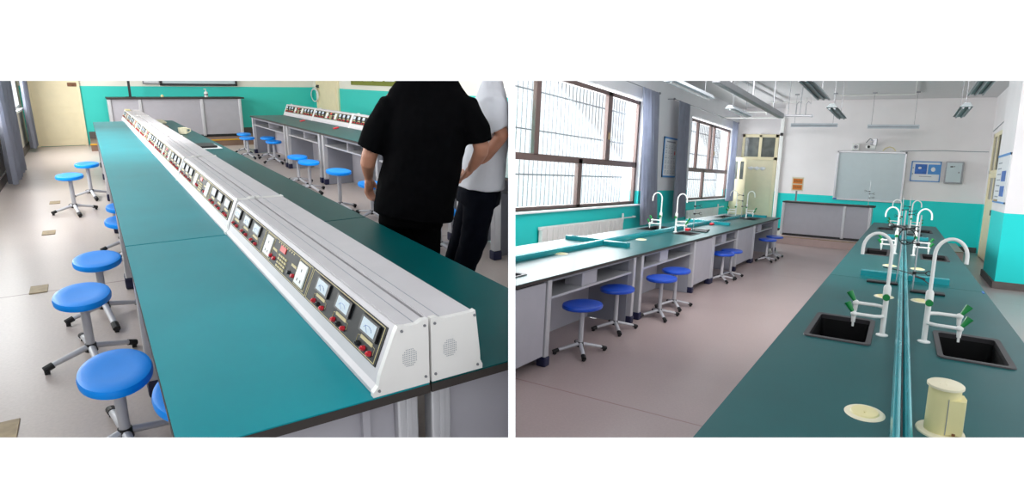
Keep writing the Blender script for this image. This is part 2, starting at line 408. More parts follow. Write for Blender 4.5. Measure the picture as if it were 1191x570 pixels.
# ------------------------------------------------------------------ chemistry room: large furniture
def shift(mb, fn):
    for v in mb.b.verts: v.co = Vector(fn(v.co))
    return mb
# teacher's podium
def podium(loc, L, H, D, posts, label, mp, base_z=0.0):
    t = thing('teacher_podium', label, 'podium', loc)
    MB().box(-.03, L + .06, -.05, D + .03, H - .035, H, .008).out('podium_top', M['top_edge'], t)
    MB().box(.02, L - .02, .03, D - .03, 0, .06).out('plinth', M['black'], t)
    for k, (a, b) in enumerate(zip(posts, posts[1:])):
        MB().box(a + .035, b - .035, .012, D - .02, .06, H - .035, .004).out('front_panel', mp, t)
    for a in posts: MB().box(a - .035, a + .035, -.012, D, .03, H - .035, .02, 3).out('corner_post', M['alu'], t)
    return t
podium((-2.66, 17.8, .2), 2.04, .905, .62, (.0, 1.44, 2.01), 'long light grey teacher podium with a black top on the tiled platform', M['panel'])
# whiteboard
t = thing('whiteboard', 'large pale whiteboard with a white frame on the back wall', 'whiteboard', (-.86, 19.95, 1.17))
MB().box(-.79, .79, .0, .04, .05, 1.33).out('writing_surface', M['board'], t)
fr = MB()
for a in ((-.84, .84, 1.33, 1.38), (-.84, .84, 0, .05), (-.84, -.79, 0, 1.38), (.79, .84, 0, 1.38)): fr.box(a[0], a[1], -.03, .05, a[2], a[3], .008)
fr.out('frame', M['alu'], t)
MB().box(-.82, -.74, -.035, -.03, .01, .045).out('corner_label', M['pblue'], t)

def worktop(x0, x1, y0, y1, ztop, holes, m, label, clips=(), group=None, name='bench_worktop', edge=.028):
    t = thing(name, label, 'worktop', ((x0 + x1) / 2, (y0 + y1) / 2, ztop - edge), group=group); org = t.matrix_world.copy()
    loc = ((x0 + x1) / 2, (y0 + y1) / 2, ztop - edge)
    a = MB(); a.slab(x0, x1, y0, y1, ztop - .004, ztop, holes)
    b = MB(); b.slab(x0 - .002, x1 + .002, y0 - .002, y1 + .002, ztop - edge, ztop - .004, holes)
    for c in clips: a.clip(c); b.clip(c)
    a.out('top_sheet', m, t, loc); b.out('black_edge', M['top_edge'], t, loc); return t
ZR = .775
CS = [(-.385, -.085, 3.86, 4.54), (.255, .545, 3.86, 4.5), (-.345, -.09, 8.92, 9.75), (.275, .535, 8.95, 9.6), (-.36, -.09, 14.15, 14.8), (.265, .53, 14.1, 14.9)]
worktop(-.515, .682, 1.75, 6.6, ZR, [h for h in CS if h[3] < 6], M['green_top'], 'dark green worktop of the centre bench, the near length with the cream tower socket', (FRONT_R,))
worktop(-.515, .682, 6.61, 16.6, ZR, [h for h in CS if h[3] > 6], M['green_top'], 'dark green worktop of the centre bench, the far length running to the podium')
LS = [(-2.86, -2.58, 3.84, 4.35), (-2.86, -2.6, 9.14, 9.60), (-3.5, -3.22, 9.35, 10.2), (-2.85, -2.62, 13.9, 14.65), (-3.45, -3.2, 13.9, 14.7)]
worktop(-3.62, -2.38, 3.2, 15.6, ZR, LS, M['green_top'], 'long dark green worktop of the window side bench shining with daylight', (CUT_R,))

def sink(x0, x1, y0, y1, label, group, clips=()):
    cx, cy = (x0 + x1) / 2, (y0 + y1) / 2; loc = (cx, cy, ZR - .17)
    t = thing('bench_sink', label, 'sink', loc, group=group)
    r = MB(); o_, i_ = .028, .0
    def rr(x0, x1, y0, y1, rad, z, n=5):
        P = []
        for (ox, oy, a0) in ((x1 - rad, y1 - rad * 1.4, 0), (x0 + rad, y1 - rad * 1.4, PI / 2), (x0 + rad, y0 + rad * 1.4, PI), (x1 - rad, y0 + rad * 1.4, 1.5 * PI)):
            for k in range(n + 1): P.append((ox + rad * math.cos(a0 + k * PI / 2 / n), oy + rad * 1.4 * math.sin(a0 + k * PI / 2 / n), z))
        return P
    def ring(mb, A, B):
        a = [mb.b.verts.new(p) for p in A]; b = [mb.b.verts.new(p) for p in B]; n = len(a)
        for k in range(n): mb.b.faces.new((a[k], a[(k + 1) % n], b[(k + 1) % n], b[k]))
    W1 = rr(x0 - .02, x1 + .02, y0 - .035, y1 + .035, .03, ZR + .001); W2 = rr(x0 - .018, x1 + .018, y0 - .032, y1 + .032, .03, ZR + .008)
    W3 = rr(x0 + .008, x1 - .008, y0 + .012, y1 - .012, .02, ZR + .006); W4 = rr(x0 + .008, x1 - .008, y0 + .012, y1 - .012, .02, ZR - .03)
    for A, B in ((W1, W2), (W2, W3), (W3, W4)): ring(r, A, B)
    for c in clips: r.clip(c)
    r.out('rim', M['sinkrim'], t, loc, True)
    q = MB(); A = rr(x0 + .008, x1 - .008, y0 + .012, y1 - .012, .02, ZR - .001); B = rr(x0 + .02, x1 - .02, y0 + .03, y1 - .03, .03, ZR - .165); C = rr(x0 + .012, x1 - .012, y0 + .018, y1 - .018, .02, ZR - .02)
    ring(q, C, B); q.b.faces.new([q.b.verts.new(p) for p in B])
    for c in clips: q.clip(c)
    q.out('basin', M['sinkb'], t, loc)
    MB().lathe([(0, .012), (.022, .012), (.026, 0)], (cx, cy, ZR - .165), 16).out('drain', M['steel'], t, loc)
    return t
for h, lb in zip(CS, ('black sink left of the teal rail, nearest on the centre bench', 'black sink right of the teal rail, nearest on the centre bench',
                      'black sink left of the teal rail, half way along the centre bench', 'black sink right of the teal rail, half way along the centre bench',
                      'black sink left of the teal rail at the far end of the centre bench', 'black sink right of the teal rail at the far end of the centre bench')):
    sink(*h, lb, 'black sinks in the centre bench')
for h, lb in zip(LS, ('black sink at the near cropped end of the window side bench', 'black sink on the aisle side, mid way along the window side bench',
                      'black sink on the window side, mid way along the window side bench', 'black sink on the aisle side, at the far end of the window side bench',
                      'black sink on the window side, at the far end of the window side bench')):
    sink(*h, lb, 'black sinks in the window side bench', (CUT_R,))

# teal service rails along the benches
def rail(label, loc, L, xs, m='teal_rail', clips=(), hgt=.05):
    t = thing('service_rail', label, 'rail', loc)
    for k, (a, b) in enumerate(xs):
        r = MB(); r.prism([(a, 0), (b, 0), (b, hgt * .5), (b - .004, hgt * .95), ((a + b) / 2 + .004, hgt), ((a + b) / 2 - .002, hgt * .8), (a + .006, hgt * .9), (a, hgt * .6)], 0, L, 1)
        r.b.transform(Matrix.Translation(loc))
        for c in clips: r.clip(c)
        r.out('rail_profile', M[m], t, loc)
    a, b = xs[0][1], xs[-1][0]
    if b > a:
        r = MB(); r.box(a, b, 0, L, 0, hgt * .4); r.b.transform(Matrix.Translation(loc))
        for c in clips: r.clip(c)
        r.out('cable_slot', M['black'], t, loc)
    return t
rail('teal double rail running down the middle of the centre bench', (.0, 1.78, ZR), 14.7, [(.046, .078), (.084, .114)], clips=(FRONT_R,))
rail('teal rail running along the middle of the window side bench', (.0, 3.2, ZR), 12.3, [(-3.09, -3.05), (-3.045, -3.01)], clips=(CUT_R,), hgt=.055)
def crossbar(x0, x1, y, label):
    m = MB(); m.prism([(y, 0), (y + .09, 0), (y + .09, .05), (y + .06, .05), (y + .055, .012), (y + .035, .012), (y + .03, .05), (y, .05)], x0, x1, 0)
    m.b.transform(Matrix.Translation((0, 0, ZR))); tag(m.out('cross_channel', M['teal_rail']), label, 'channel', 'teal cross channels on the benches')
for a in ((-.27, .042, 6.80, 'teal cross channel left of the rail on the centre bench, behind the cream cap'), (.118, .435, 6.78, 'teal cross channel right of the rail on the centre bench, near the green worktop joint'),
          (-.26, .042, 12.2, 'teal cross channel left of the rail, further along the centre bench'), (.118, .42, 12.1, 'teal cross channel right of the rail, further along the centre bench'),
          (-3.60, -3.095, 7.05, 'teal cross channel on the window side of the near bench rail'), (-3.005, -2.70, 6.9, 'teal cross channel on the aisle side of the near bench rail'),
          (-3.50, -3.095, 11.9, 'teal cross channel on the window side, far along the window bench'), (-3.005, -2.66, 11.8, 'teal cross channel on the aisle side, mid way along the window bench'),
          (-3.005, -2.60, 15.1, 'teal cross channel at the far end of the window side bench')):
    crossbar(*a)

# base units of the window side bench
def open_bay(t, loc, y0, y1, X, z_shelf, dirx, boxes=()):
    """knee space facing the aisle: shelf, compartment divider box, recessed back panel; dirx = +1 when the front faces +x"""
    def bx(n, x0, x1, a, b, z0, z1, m, bev=0.0, par=None, clips=(CUT_R,)):
        lo, hi = sorted((X - dirx * x0, X - dirx * x1)); q = MB().box(lo, hi, a, b, z0, z1, bev)
        q.clip(CUT_R if ROOM is CHEM else CUT_L)
        return q.out(n, m, par or t, loc)
    top, BK = (.745, .485) if ROOM is CHEM else (.74, .40)
    bx('shelf', .0, BK, y0, y1, z_shelf - .02, z_shelf, M['alu'])
    bx('side_panel', .03, BK, y0, y0 + .015, .006, top, M['panel_dark']); bx('side_panel', .03, BK, y1 - .015, y1, .006, top, M['panel_dark'])
    bx('back_panel', BK, BK + .02, y0 - .06, y1 + .06, .006, top, M['panel'])
    bx('top_rail', .0, .03, y0, y1, top - .03, top, M['panel_dark'])
    for a, b in boxes: bx('switch_box', .02, .2, a, b, z_shelf, top - .03, M['panel'], .004)
def post(t, loc, x, y, z1, w=.035):
    m = MB(); m.box(x - w, x + w, y - w, y + w, .08, z1, .012, 3); p = m.out('leg', M['alu'], t, loc)
    f = MB(); f.box(x - w - .008, x + w + .008, y - w - .008, y + w + .008, 0, .085, .014, 2); f.out('foot', M['foot'], p, (loc[0], loc[1], loc[2])); return p
def bench_unit(label, y0, y1, bays, cabs, X, dirx, group, ztop, shelf=.585, posts=()):
    loc = (X, (y0 + y1) / 2, 0.0); t = thing('bench_unit', label, 'lab bench', loc, group=group)
    for a, b, bxs in bays: open_bay(t, loc, a, b, X, shelf, dirx, bxs)
    cl = CUT_R if ROOM is CHEM else CUT_L
    for a, b in cabs:
        lo, hi = sorted((X, X - dirx * .5)); q = MB(); q.box(lo, hi, a + .02, a + .04, .09, ztop); q.box(lo, hi, b - .04, b - .02, .09, ztop); q.box(lo, hi, a + .04, b - .04, .09, .11); q.clip(cl); q.out('cabinet', M['panel_dark'], t, loc)
        lo, hi = sorted((X + dirx * .0, X + dirx * .018)); q = MB().box(lo, hi, a + .03, b - .03, .1, ztop - .02, .006); q.clip(cl); dd = q.out('cabinet_door', M['panel'], t, loc)
    for y in posts: post(t, loc, X - dirx * .01, y, ztop)
    return t
G = 'grey base units of the window side bench'
bench_unit('grey bench unit with a closed cabinet beside an open knee space, nearest by the window', 3.3, 6.44, [(4.5, 6.36, [(5.17, 5.5)])], [(3.3, 4.44)], -2.42, 1, G, .747, posts=(4.47, 6.4))
bench_unit('grey bench unit second from the near end, knee space with two blue stools', 6.58, 9.72, [(6.68, 8.66, [(7.35, 7.65)])], [(8.72, 9.7)], -2.42, 1, G, .747, posts=(6.64, 8.72, 9.68))
bench_unit('grey bench unit third along, knee space left of a closed cabinet', 9.74, 12.8, [(9.8, 11.36, [(10.4, 10.7)])], [(11.4, 12.76)], -2.42, 1, G, .747, posts=(9.78, 11.38, 12.74))
bench_unit('grey bench unit at the far end by the cream door', 12.82, 15.5, [(12.86, 14.9, [(13.4, 13.75)])], [(14.95, 15.5)], -2.42, 1, G, .747, posts=(12.86, 15.46))
# base of the centre bench: its left side drops straight from the worktop
for a, b, lb in ((2.0, 6.5, 'grey base unit under the near length of the centre bench'), (6.7, 11.5, 'grey base unit under the middle of the centre bench'), (11.6, 16.4, 'grey base unit under the far end of the centre bench')):
    loc = (.08, (a + b) / 2, 0); t = thing('bench_unit', lb, 'lab bench', loc)
    n = 3; w_ = (b - a) / n
    sk = [h for h in CS if a < h[2] < b]
    for k in range(n):
        m = MB(); m.box(-.42, -.40, a + k * w_ + .03, a + (k + 1) * w_ - .03, .1, .74, .004); m.clip(FRONT_R); m.out('side_panel', M['panel'], t, loc)
        m = MB(); m.box(.56, .58, a + k * w_ + .03, a + (k + 1) * w_ - .03, .1, .74, .004); m.clip(FRONT_R); m.out('side_panel', M['panel'], t, loc)
    for y in (a + .05, b - .05):
        for x in (-.41, .57): post(t, loc, x, y, .747)
    m = MB(); m.box(-.40, .56, a, b, .10, .14); m.clip(FRONT_R); m.out('bottom_board', M['panel'], t, loc)

# ------------------------------------------------------------------ chemistry room: laboratory fittings
def make_tap(side):
    """white laboratory tap column: side = -1 pours to the left, +1 to the right"""
    t = thing('lab_tap', 'tap', 'tap', (0, 0, 0))
    c = MB(); c.lathe([(0, 0), (.032, 0), (.032, .006), (.014, .014), (.014, .26), (.0, .26)], seg=20, sy=1.2); c.out('column', M['white'], t, smooth=True)
    c = MB(); c.lathe([(.0, .235), (.02, .235), (.02, .285), (.014, .30), (0, .30)], seg=20); c.out('collar', M['white'], t, smooth=True)
    pts = [(0, 0, .27), (0, 0, .5)] + [(side * (.073 - .073 * math.cos(a)), 0, .5 + .095 * math.sin(a)) for a in [PI * k / 14 for k in range(1, 15)]] + [(side * .146, 0, .465)]
    c = MB(); c.tube(pts, .0095, 14); c.out('gooseneck', M['white'], t, smooth=True)
    k = MB(); k.cyl((0, -.02, .235), (0, -.062, .235), .016, .019, 16); k.out('column_knob', M['green'], t, smooth=True)
    for yy, zz in ((.05, .165), (-.05, .115)):
        a = MB(); a.tube([(0, 0, zz), (side * .02, yy * .6, zz), (side * .05, yy, zz), (side * .15, yy, zz)], .0105, 12)
        a.ball((side * .152, yy, zz), .018); a.cyl((side * .152, yy, zz), (side * .152, yy, zz - .05), .013, .010, 12); a.cyl((side * .152, yy, zz - .05), (side * .152, yy, zz - .075), .006, .006, 10)
        arm = a.out('side_arm', M['white'], t, smooth=True)
        h = MB(); h.cyl((side * .160, yy, zz + .012), (side * .192, yy + .01, zz + .062), .010, .019, 14); h.out('valve_handle', M['green'], arm, smooth=True)
    return t
tapL, tapR = make_tap(-1), make_tap(1); usedL = usedR = False
for x, y, s, lb in ((-.021, 4.16, -1, 'white gooseneck tap with green handles over the nearest left sink of the centre bench'), (.184, 4.16, 1, 'white gooseneck tap with green handles over the nearest right sink of the centre bench'),
                    (-.018, 9.33, -1, 'white gooseneck tap over the middle left sink of the centre bench'), (.186, 9.33, 1, 'white gooseneck tap over the middle right sink of the centre bench'),
                    (-.01, 14.45, -1, 'white gooseneck tap at the far left sink of the centre bench'), (.178, 14.5, 1, 'white gooseneck tap at the far right sink of the centre bench'),
                    (-2.925, 9.45, 1, 'white gooseneck tap bending to the aisle, mid way along the window bench'), (-3.14, 9.35, -1, 'white gooseneck tap bending to the window, mid way along the window bench'),
                    (-2.93, 14.55, 1, 'white gooseneck tap bending to the aisle at the far end of the window bench'), (-3.14, 14.45, -1, 'white gooseneck tap bending to the window at the far end of the window bench')):
    if s < 0: place(tapL, usedL, (x, y, ZR), lb, group='white gooseneck taps'); usedL = True
    else: place(tapR, usedR, (x, y, ZR), lb, group='white gooseneck taps'); usedR = True

# cream pop-up socket caps, and the raised tower
def cap_cover(x, y, label):
    t = thing('socket_cap', label, 'socket cap', (x, y, ZR), group='cream socket caps on the benches')
    MB().lathe([(0, .004), (.05, .004), (.066, .003), (.070, .0)], seg=40, sy=1.42).out('flange', M['cream_lid'], t, smooth=True)
    c = MB(); c.lathe([(.0, .009), (.046, .009), (.050, .004)], seg=40, sy=1.42); c.box(-.003, .003, -.02, .02, .009, .012); c.out('lid', M['cream'], t, smooth=True)
for x, y, lb in ((-.039, 2.68, 'cream oval socket cap nearest on the centre bench, left of the teal rail'), (-.045, 5.65, 'cream oval socket cap left of the rail, just behind the nearest left tap'),
                 (.2, 5.66, 'cream oval socket cap right of the rail, just behind the nearest right tap'), (-.044, 7.88, 'cream oval socket cap left of the rail, beyond the teal cross channel'),
                 (.209, 7.84, 'cream oval socket cap right of the rail, beyond the teal cross channel'),
                 (-2.975, 5.75, 'pale oval socket cap near the cropped end of the window side bench'), (-2.9, 7.9, 'pale oval socket cap beside the rail of the window bench, beyond the cross channel')):
    cap_cover(x, y, lb)
t = thing('tower_socket', 'raised cream tower socket standing right of the teal rail in the foreground', 'tower socket', (.2, 2.66, ZR))
MB().lathe([(0, .006), (.060, .006), (.074, .004), (.076, 0)], seg=44, sy=1.4).out('flange', M['cream_lid'], t, smooth=True)
MB().lathe([(.050, .005), (.050, .165), (.0, .165)], seg=44, sy=1.3).out('tower_body', M['cream'], t, smooth=True)
c = MB(); c.lathe([(0, .180), (.052, .180), (.057, .176), (.057, .168), (.050, .165)], seg=44, sy=1.3); c.box(-.002, .002, -.03, .03, .18, .1815); c.box(-.02, -.017, -.03, .03, .18, .1812); c.out('tower_lid', M['cream_lid'], t, smooth=True)
c = MB(); c.prism([(.012, -.066), (.060, -.05), (.066, -.01), (.060, .04), (.03, .055), (.012, .03)], .012, .135, 2); c.out('socket_block', M['cream'], t)
MB().box(.0095, .0115, -.0655, -.064, .01, .14).out('body_seam', M['print_grey'], t)
MB().box(.03, .04, -.0665, -.062, .012, .02).out('catch', M['wood'], t)

# retort stands
def stand(x, y, side, H, label, lean=0.0, z=ZR, clamps=((.42, 1), (.30, -1)), base=.21):
    t = thing('retort_stand', label, 'retort stand', (x, y, z), group='retort stands with clamps')
    a, b = sorted((0, side * base)); MB().box(a - .015, b + .015, -.06, .06, 0, .018, .005).out('base_plate', M['black'], t)
    MB().cyl((0, 0, .015), (lean, 0, H), .0052, seg=12).out('rod', M['steel'], t, smooth=True)
    for zz, d in clamps:
        xx = lean * zz / H; c = MB(); c.box(xx - .014, xx + .014, -.02, .02, zz - .013, zz + .013, .003); c.cyl((xx, 0, zz), (xx + d * .085, -.02, zz + .012), .005, seg=8)
        c.tube([(xx + d * .07, -.02, zz + .01), (xx + d * .095, -.035, zz + .03), (xx + d * .12, -.03, zz + .022)], .004, 8); c.tube([(xx + d * .07, -.02, zz + .01), (xx + d * .095, .0, zz - .012), (xx + d * .12, 0, zz - .004)], .004, 8)
        c.out('clamp', M['black'], t, smooth=True)
    return t
stand(.026, 6.42, -1, .66, 'retort stand left of the rail on the centre bench, by the teal cross channel', .01, clamps=((.50, 1), (.515, -1)))
stand(.145, 6.1, 1, .64, 'retort stand right of the rail on the centre bench, nearest one', 0, clamps=((.16, 1), (.40, -1)))
stand(.03, 12.9, -1, .68, 'retort stand far along the centre bench, left of the rail', -.02, clamps=((.45, 1), (.33, -1)))
stand(.135, 13.3, 1, .67, 'retort stand far along the centre bench, right of the rail', -.015, clamps=((.5, -1), (.36, 1), (.42, 1)))
stand(-2.78, 9.9, 1, .5, 'retort stand beside the aisle side tap on the window bench', 0, clamps=((.40, 1), (.28, 1)))
stand(-2.97, 14.25, 1, .56, 'retort stand between the two taps at the far end of the window bench', 0, clamps=((.50, -1), (.38, -1), (.26, 1)), base=.05)
stand(-.72, 18.0, 1, .62, 'retort stand on the teacher podium in front of the whiteboard', 0, z=1.105, clamps=((.2, 1), (.36, -1), (.3, 1)), base=.12)
m = MB(); m.tube([(.062 + .058 * math.cos(2 * PI * k / 28), 6.22 + .01 * math.sin(k), 1.222 + .066 * math.sin(2 * PI * k / 28)) for k in range(29)], .0045, 8)
m.tube([(.05, 6.16, 1.288), (.02, 6.25, 1.30), (-.03, 6.32, 1.297), (-.07, 6.3, 1.285)], .011, 8); m.cyl((.11, 6.22, 1.19), (.125, 6.15, 1.187), .004)
tag(m.out('coiled_hose', M['rubber'], smooth=True), 'black hose looped over the retort stands above the centre bench', 'hose')
m = MB(); m.tube([(-.09, 6.95, ZR + .085), (.0, 6.9, ZR + .08), (.06, 6.86, ZR + .075), (.145, 6.7, ZR + .073), (.2, 6.6, ZR + .068), (.27, 6.5, ZR + .03)], .0045, 8)
m.tube([(.13, 6.75, ZR + .08), (.17, 6.6, ZR + .07), (.24, 6.55, ZR + .06)], .009, 8)
tag(m.out('rubber_tube', M['rubber'], smooth=True), 'black rubber tube lying across the teal rail of the centre bench', 'tube')
m = MB(); m.box(-2.90, -2.84, 9.85, 10.0, ZR, ZR + .04, .008); tag(m.out('red_clip', M['red']), 'small red clip beside the tap, middle of the window bench', 'clip')
m = MB(); m.box(-2.94, -2.89, 11.5, 11.65, ZR, ZR + .04, .008); tag(m.out('red_clip', M['red']), 'small red clip at the end of the cross channel on the window bench', 'clip')
m = MB(); m.box(-2.86, -2.62, 10.1, 10.3, ZR, ZR + .02, .006); tag(m.out('black_tray', M['black']), 'flat black bar lying behind the middle aisle side sink', 'bar')
m = MB(); m.box(.655, .668, 6.5, 6.62, ZR, ZR + .004); tag(m.out('blue_tag', M['pblue']), 'tiny blue scrap near the right edge of the centre bench', 'scrap')

# radiators under the windows
def radiator(y0, n, label, X=-4.85):
    p = .19; L = n * p; t = thing('radiator', label, 'radiator', (X, y0, .12), group='white radiators under the windows')
    for k in range(n): MB().box(-.035, .035, k * p + .015, (k + 1) * p - .015, 0, .60, .012, 2).out('column_section', M['whitepaint'], t)
    MB().box(-.025, .025, -.03, L + .03, .555, .61, .008).out('top_header', M['whitepaint'], t); MB().box(-.025, .025, -.03, L + .03, .02, .07, .008).out('bottom_header', M['whitepaint'], t)
    v = MB(); v.cyl((0, L + .02, .52), (0, L + .02, .70), .022, seg=12); v.tube([(0, L, .6), (0, L + .3, .6), (0, L + .75, .6)], .014, 10); v.box(-.06, 0, L + .7, L + .75, .58, .62); v.out('valve_pipe', M['whitepaint'], t)
    b = MB(); b.box(-.06, -.03, .3, .36, .5, .54); b.box(-.06, -.03, L - .4, L - .34, .5, .54); b.out('bracket', M['alu'], t)
    return t
radiator(8.6, 18, 'white ribbed radiator below the near window'); radiator(16.55, 17, 'white ribbed radiator below the far window')

# curtains
def curtain(x, y0, y1, z0, z1, label, folds, m='curtain', amp=.045, group=None, thick=.006, spread=1.0, lean=0.0):
    c = MB(); n = folds * 8; rows = 12; P = []
    for j in range(rows + 1):
        f_ = j / rows; z = z1 + (z0 - z1) * f_
        row = []
        for k in range(n + 1):
            u = k / n; yc = (y0 + y1) / 2; w_ = (y1 - y0) * (1 + (spread - 1) * f_)
            a = amp * (.6 + .5 * f_) * math.sin(u * folds * 2 * PI + .5 * math.sin(u * 7) + .25 * f_)
            row.append(c.b.verts.new((x + a + .012 * math.sin(k * 1.3 + j * .4), yc - lean * (1 - f_) + (u - .5) * w_, z)))
        P.append(row)
    for j in range(rows):
        for k in range(n): c.b.faces.new((P[j][k], P[j][k + 1], P[j + 1][k + 1], P[j + 1][k]))
    r = bmesh.ops.solidify(c.b, geom=c.b.faces[:], thickness=thick)
    return tag(c.out('curtain', M[m], smooth=True), label, 'curtain', group)
curtain(-4.72, 12.75, 13.72, .55, 3.41, 'grey curtain gathered at the right side of the near window', 5, spread=1.05, lean=.42)
curtain(-4.72, 15.0, 15.85, .6, 3.41, 'grey curtain gathered at the left side of the far window, beside the blue poster', 5, spread=1.1, lean=.25)
curtain(-4.74, 20.3, 21.1, .9, 3.41, 'grey curtain at the right side of the far window by the open door leaf', 4)
for y0, y1, lb in ((8.3, 13.5, 'thin curtain rod above the near window'), (14.5, 21.2, 'thin curtain rod above the far window')):
    t = thing('curtain_rod', lb, 'curtain rod', (-4.76, y0, 3.42)); MB().cyl((0, 0, 0), (0, y1 - y0, 0), .009, seg=10).out('rod', M['alu_grey'], t)
    for yy in (0.02, y1 - y0 - .02):
        b = MB(); b.ball((0, yy, 0), .028); b.cyl((-.16, yy, 0), (0, yy, 0), .008, seg=8); b.out('finial_bracket', M['alu_grey'], t)

# posters, boxes and boards on the walls
def frame_x(t, x0, x1, z0, z1, w_, m, y=-.0):
    f_ = MB()
    for a in ((x0, x1, z0, z0 + w_), (x0, x1, z1 - w_, z1), (x0, x0 + w_, z0, z1), (x1 - w_, x1, z0, z1)): f_.box(a[0], a[1], y - .012, y + .012, a[2], a[3])
    return f_.out('border', m, t)
t = thing('safety_poster', 'white poster with a blue border and small drawings between the two window curtains', 'poster', (-4.91, 14.42, 1.59))
m = MB(); m.box(0, .012, .0, 1.05, 0, .96); m.out('sheet', M['paper'], t)
m = MB()
for a in ((0, 1.05, 0, .04), (0, 1.05, .92, .96), (0, .06, 0, .96), (.99, 1.05, 0, .96)): m.box(0, .016, a[0], a[1], a[2], a[3])
m.out('border', M['pframe'], t)
m = MB(); m.box(.012, .014, .2, .85, .84, .87)
for r in range(6):
    for c_ in range(4):
        yy = .14 + c_ * .21; zz = .1 + r * .12; m.box(.012, .014, yy, yy + .1 + .03 * ((r + c_) % 2), zz, zz + .012); m.tube([(.013, yy + .02, zz + .03), (.013, yy + .06, zz + .07), (.013, yy + .1, zz + .035)], .003, 5)
m.out('drawings', M['print_grey'], t)
m = MB(); m.box(.012, .015, .80, .88, .55, .64); m.out('red_drawing', M['red'], t)
t = thing('experiment_poster', 'white poster with two blue pictures right of the whiteboard', 'poster', (.1, 19.98, 1.78))
MB().box(0, .67, 0, .015, 0, .54).out('sheet', M['paper'], t); frame_x(t, 0, .67, 0, .54, .025, M['pframe'])
MB().box(.09, .36, -.006, 0, .20, .46).out('left_picture', M['pblue'], t); MB().box(.385, .645, -.006, 0, .20, .46).out('right_picture', M['pframe'], t)
m = MB(); m.ball((.50, -.006, .33), (.05, .004, .06)); m.out('picture_motif', M['paper'], t); m = MB(); m.ball((.2, -.006, .36), (.04, .004, .03)); m.out('picture_motif', M['paper'], t)
m = MB(); m.box(.2, .48, -.004, 0, .13, .145); [m.ball((.05, -.002, z), (.014, .004, .018)) for z in (.2, .36)]; m.out('caption_print', M['print_grey'], t)
t = thing('distribution_box', 'pale metal distribution box with a grey rim right of the blue poster', 'metal box', (.86, 19.86, 1.76))
MB().box(0, .39, .01, .13, 0, .57, .006).out('box_body', M['alu_grey'], t); MB().box(.03, .35, 0, .012, .035, .54, .006).out('box_door', M['board'], t)
m = MB(); m.box(.10, .16, -.012, 0, .42, .45); m.cyl((.19, -.01, .44), (.19, 0, .44), .012); m.out('lock', M['black'], t); MB().box(.28, .31, -.015, 0, .27, .31, .004).out('handle', M['alu_grey'], t)
t = thing('orange_notice_sign', 'orange notice sign on a dark post above the podium', 'sign', (-2.42, 18.1, 1.105))
MB().box(-.02, .02, -.015, .015, 0, .33).out('post', M['alu_grey'], t); MB().box(-.09, .09, -.06, .06, 0, .012).out('foot_plate', M['alu_grey'], t)
MB().box(-.135, .155, -.02, -.008, .28, .64, .004).out('backing', M['cream_lid'], t)
for z in (.31, .47):
    q = MB().box(-.105, .125, -.027, -.02, z, z + .13).out('orange_plate', M['orange'], t)
    m = MB(); random.seed(int(z * 100))
    for k in range(5):
        xx = -.085 + k * .04
        m.box(xx, xx + .027, -.030, -.027, z + .075, z + .083); m.box(xx, xx + .027, -.030, -.027, z + .05, z + .057); m.box(xx + .01, xx + .015, -.030, -.027, z + .04, z + .1)
    m.out('lettering', M['ink'], q)
t = thing('wall_speaker', 'small white wall speaker above the left corner of the whiteboard', 'speaker', (-1.26, 19.86, 2.57))
MB().box(-.09, .09, 0, .14, 0, .19, .012).out('cabinet', M['whitepaint'], t); MB().lathe([(0, 0), (.05, .0), (.058, .012), (0, .012)], (0, 0, 0), 24).b.free()
m = MB(); m.cyl((0, 0, .09), (0, -.008, .09), .06, .055, 24); m.out('speaker_cone', M['alu_grey'], t); m = MB(); m.cyl((0, -.008, .09), (0, -.012, .09), .025, .02, 16); m.out('dust_cap', M['black'], t)
t = thing('projector', 'short throw projector on a wall bracket above the whiteboard', 'projector', (-.88, 19.5, 2.58))
MB().box(-.12, .12, 0, .18, .02, .12, .02).out('projector_body', M['whitepaint'], t)
m = MB(); m.box(-.03, .03, .1, .5, .14, .18); m.tube([(.0, .3, .16), (.05, .2, .26), (-.04, .12, .3), (-.12, .05, .18)], .01, 8); m.box(-.02, .12, .1, .2, .24, .28); m.out('bracket', M['alu_grey'], t)
m = MB(); m.ball((-.05, 0, .07), (.035, .02, .035)); m.out('lens', M['black'], t); MB().box(.04, .13, .02, .4, .12, .3, .01).out('side_cover', M['alu'], t)
m = MB(); m.tube([(-.60, 19.93, 2.57), (-.55, 19.93, 2.64), (-.45, 19.93, 2.68), (-.36, 19.93, 2.65), (-.30, 19.93, 2.57)], .012, 8); tag(m.out('cable_loop', M['cream'], smooth=True), 'cream cable looping over the top of the whiteboard', 'cable')
m = MB(); m.tube([(-.2, 19.985, 2.57), (.1, 19.985, 2.59), (.35, 19.985, 2.60), (.8, 19.985, 2.61), (1.3, 19.985, 2.60), (1.73, 19.985, 2.60)], .008, 8); tag(m.out('wall_cable', M['print_grey'], smooth=True), 'thin grey cable running along the back wall to the right corner', 'cable')
t = thing('notice_board', 'tall white notice board with blue pictures on the side of the right pillar', 'notice board', (1.43, 13.15, 1.42))
MB().box(0, .02, .0, 1.55, 0, .86).out('sheet', M['paper'], t)
m = MB()
for a in ((0, 1.55, .82, .86), (0, 1.55, 0, .03)): m.box(-.006, .02, a[0], a[1], a[2], a[3])
m.out('border', M['pframe'], t)
m = MB(); m.box(-.005, 0, .25, .75, .12, .30); m.box(-.005, 0, .25, .75, .38, .56); m.out('picture', M['pblue'], t)
m = MB(); [m.box(-.004, 0, .9, 1.35, z, z + .02) for z in (.1, .2, .3, .4, .5, .6, .7)]; m.out('printed_lines', M['print_grey'], t)
m = MB(); m.box(-.008, 0, .9, 1.4, .02, .06); m.out('gold_strip', M['brass'], t)

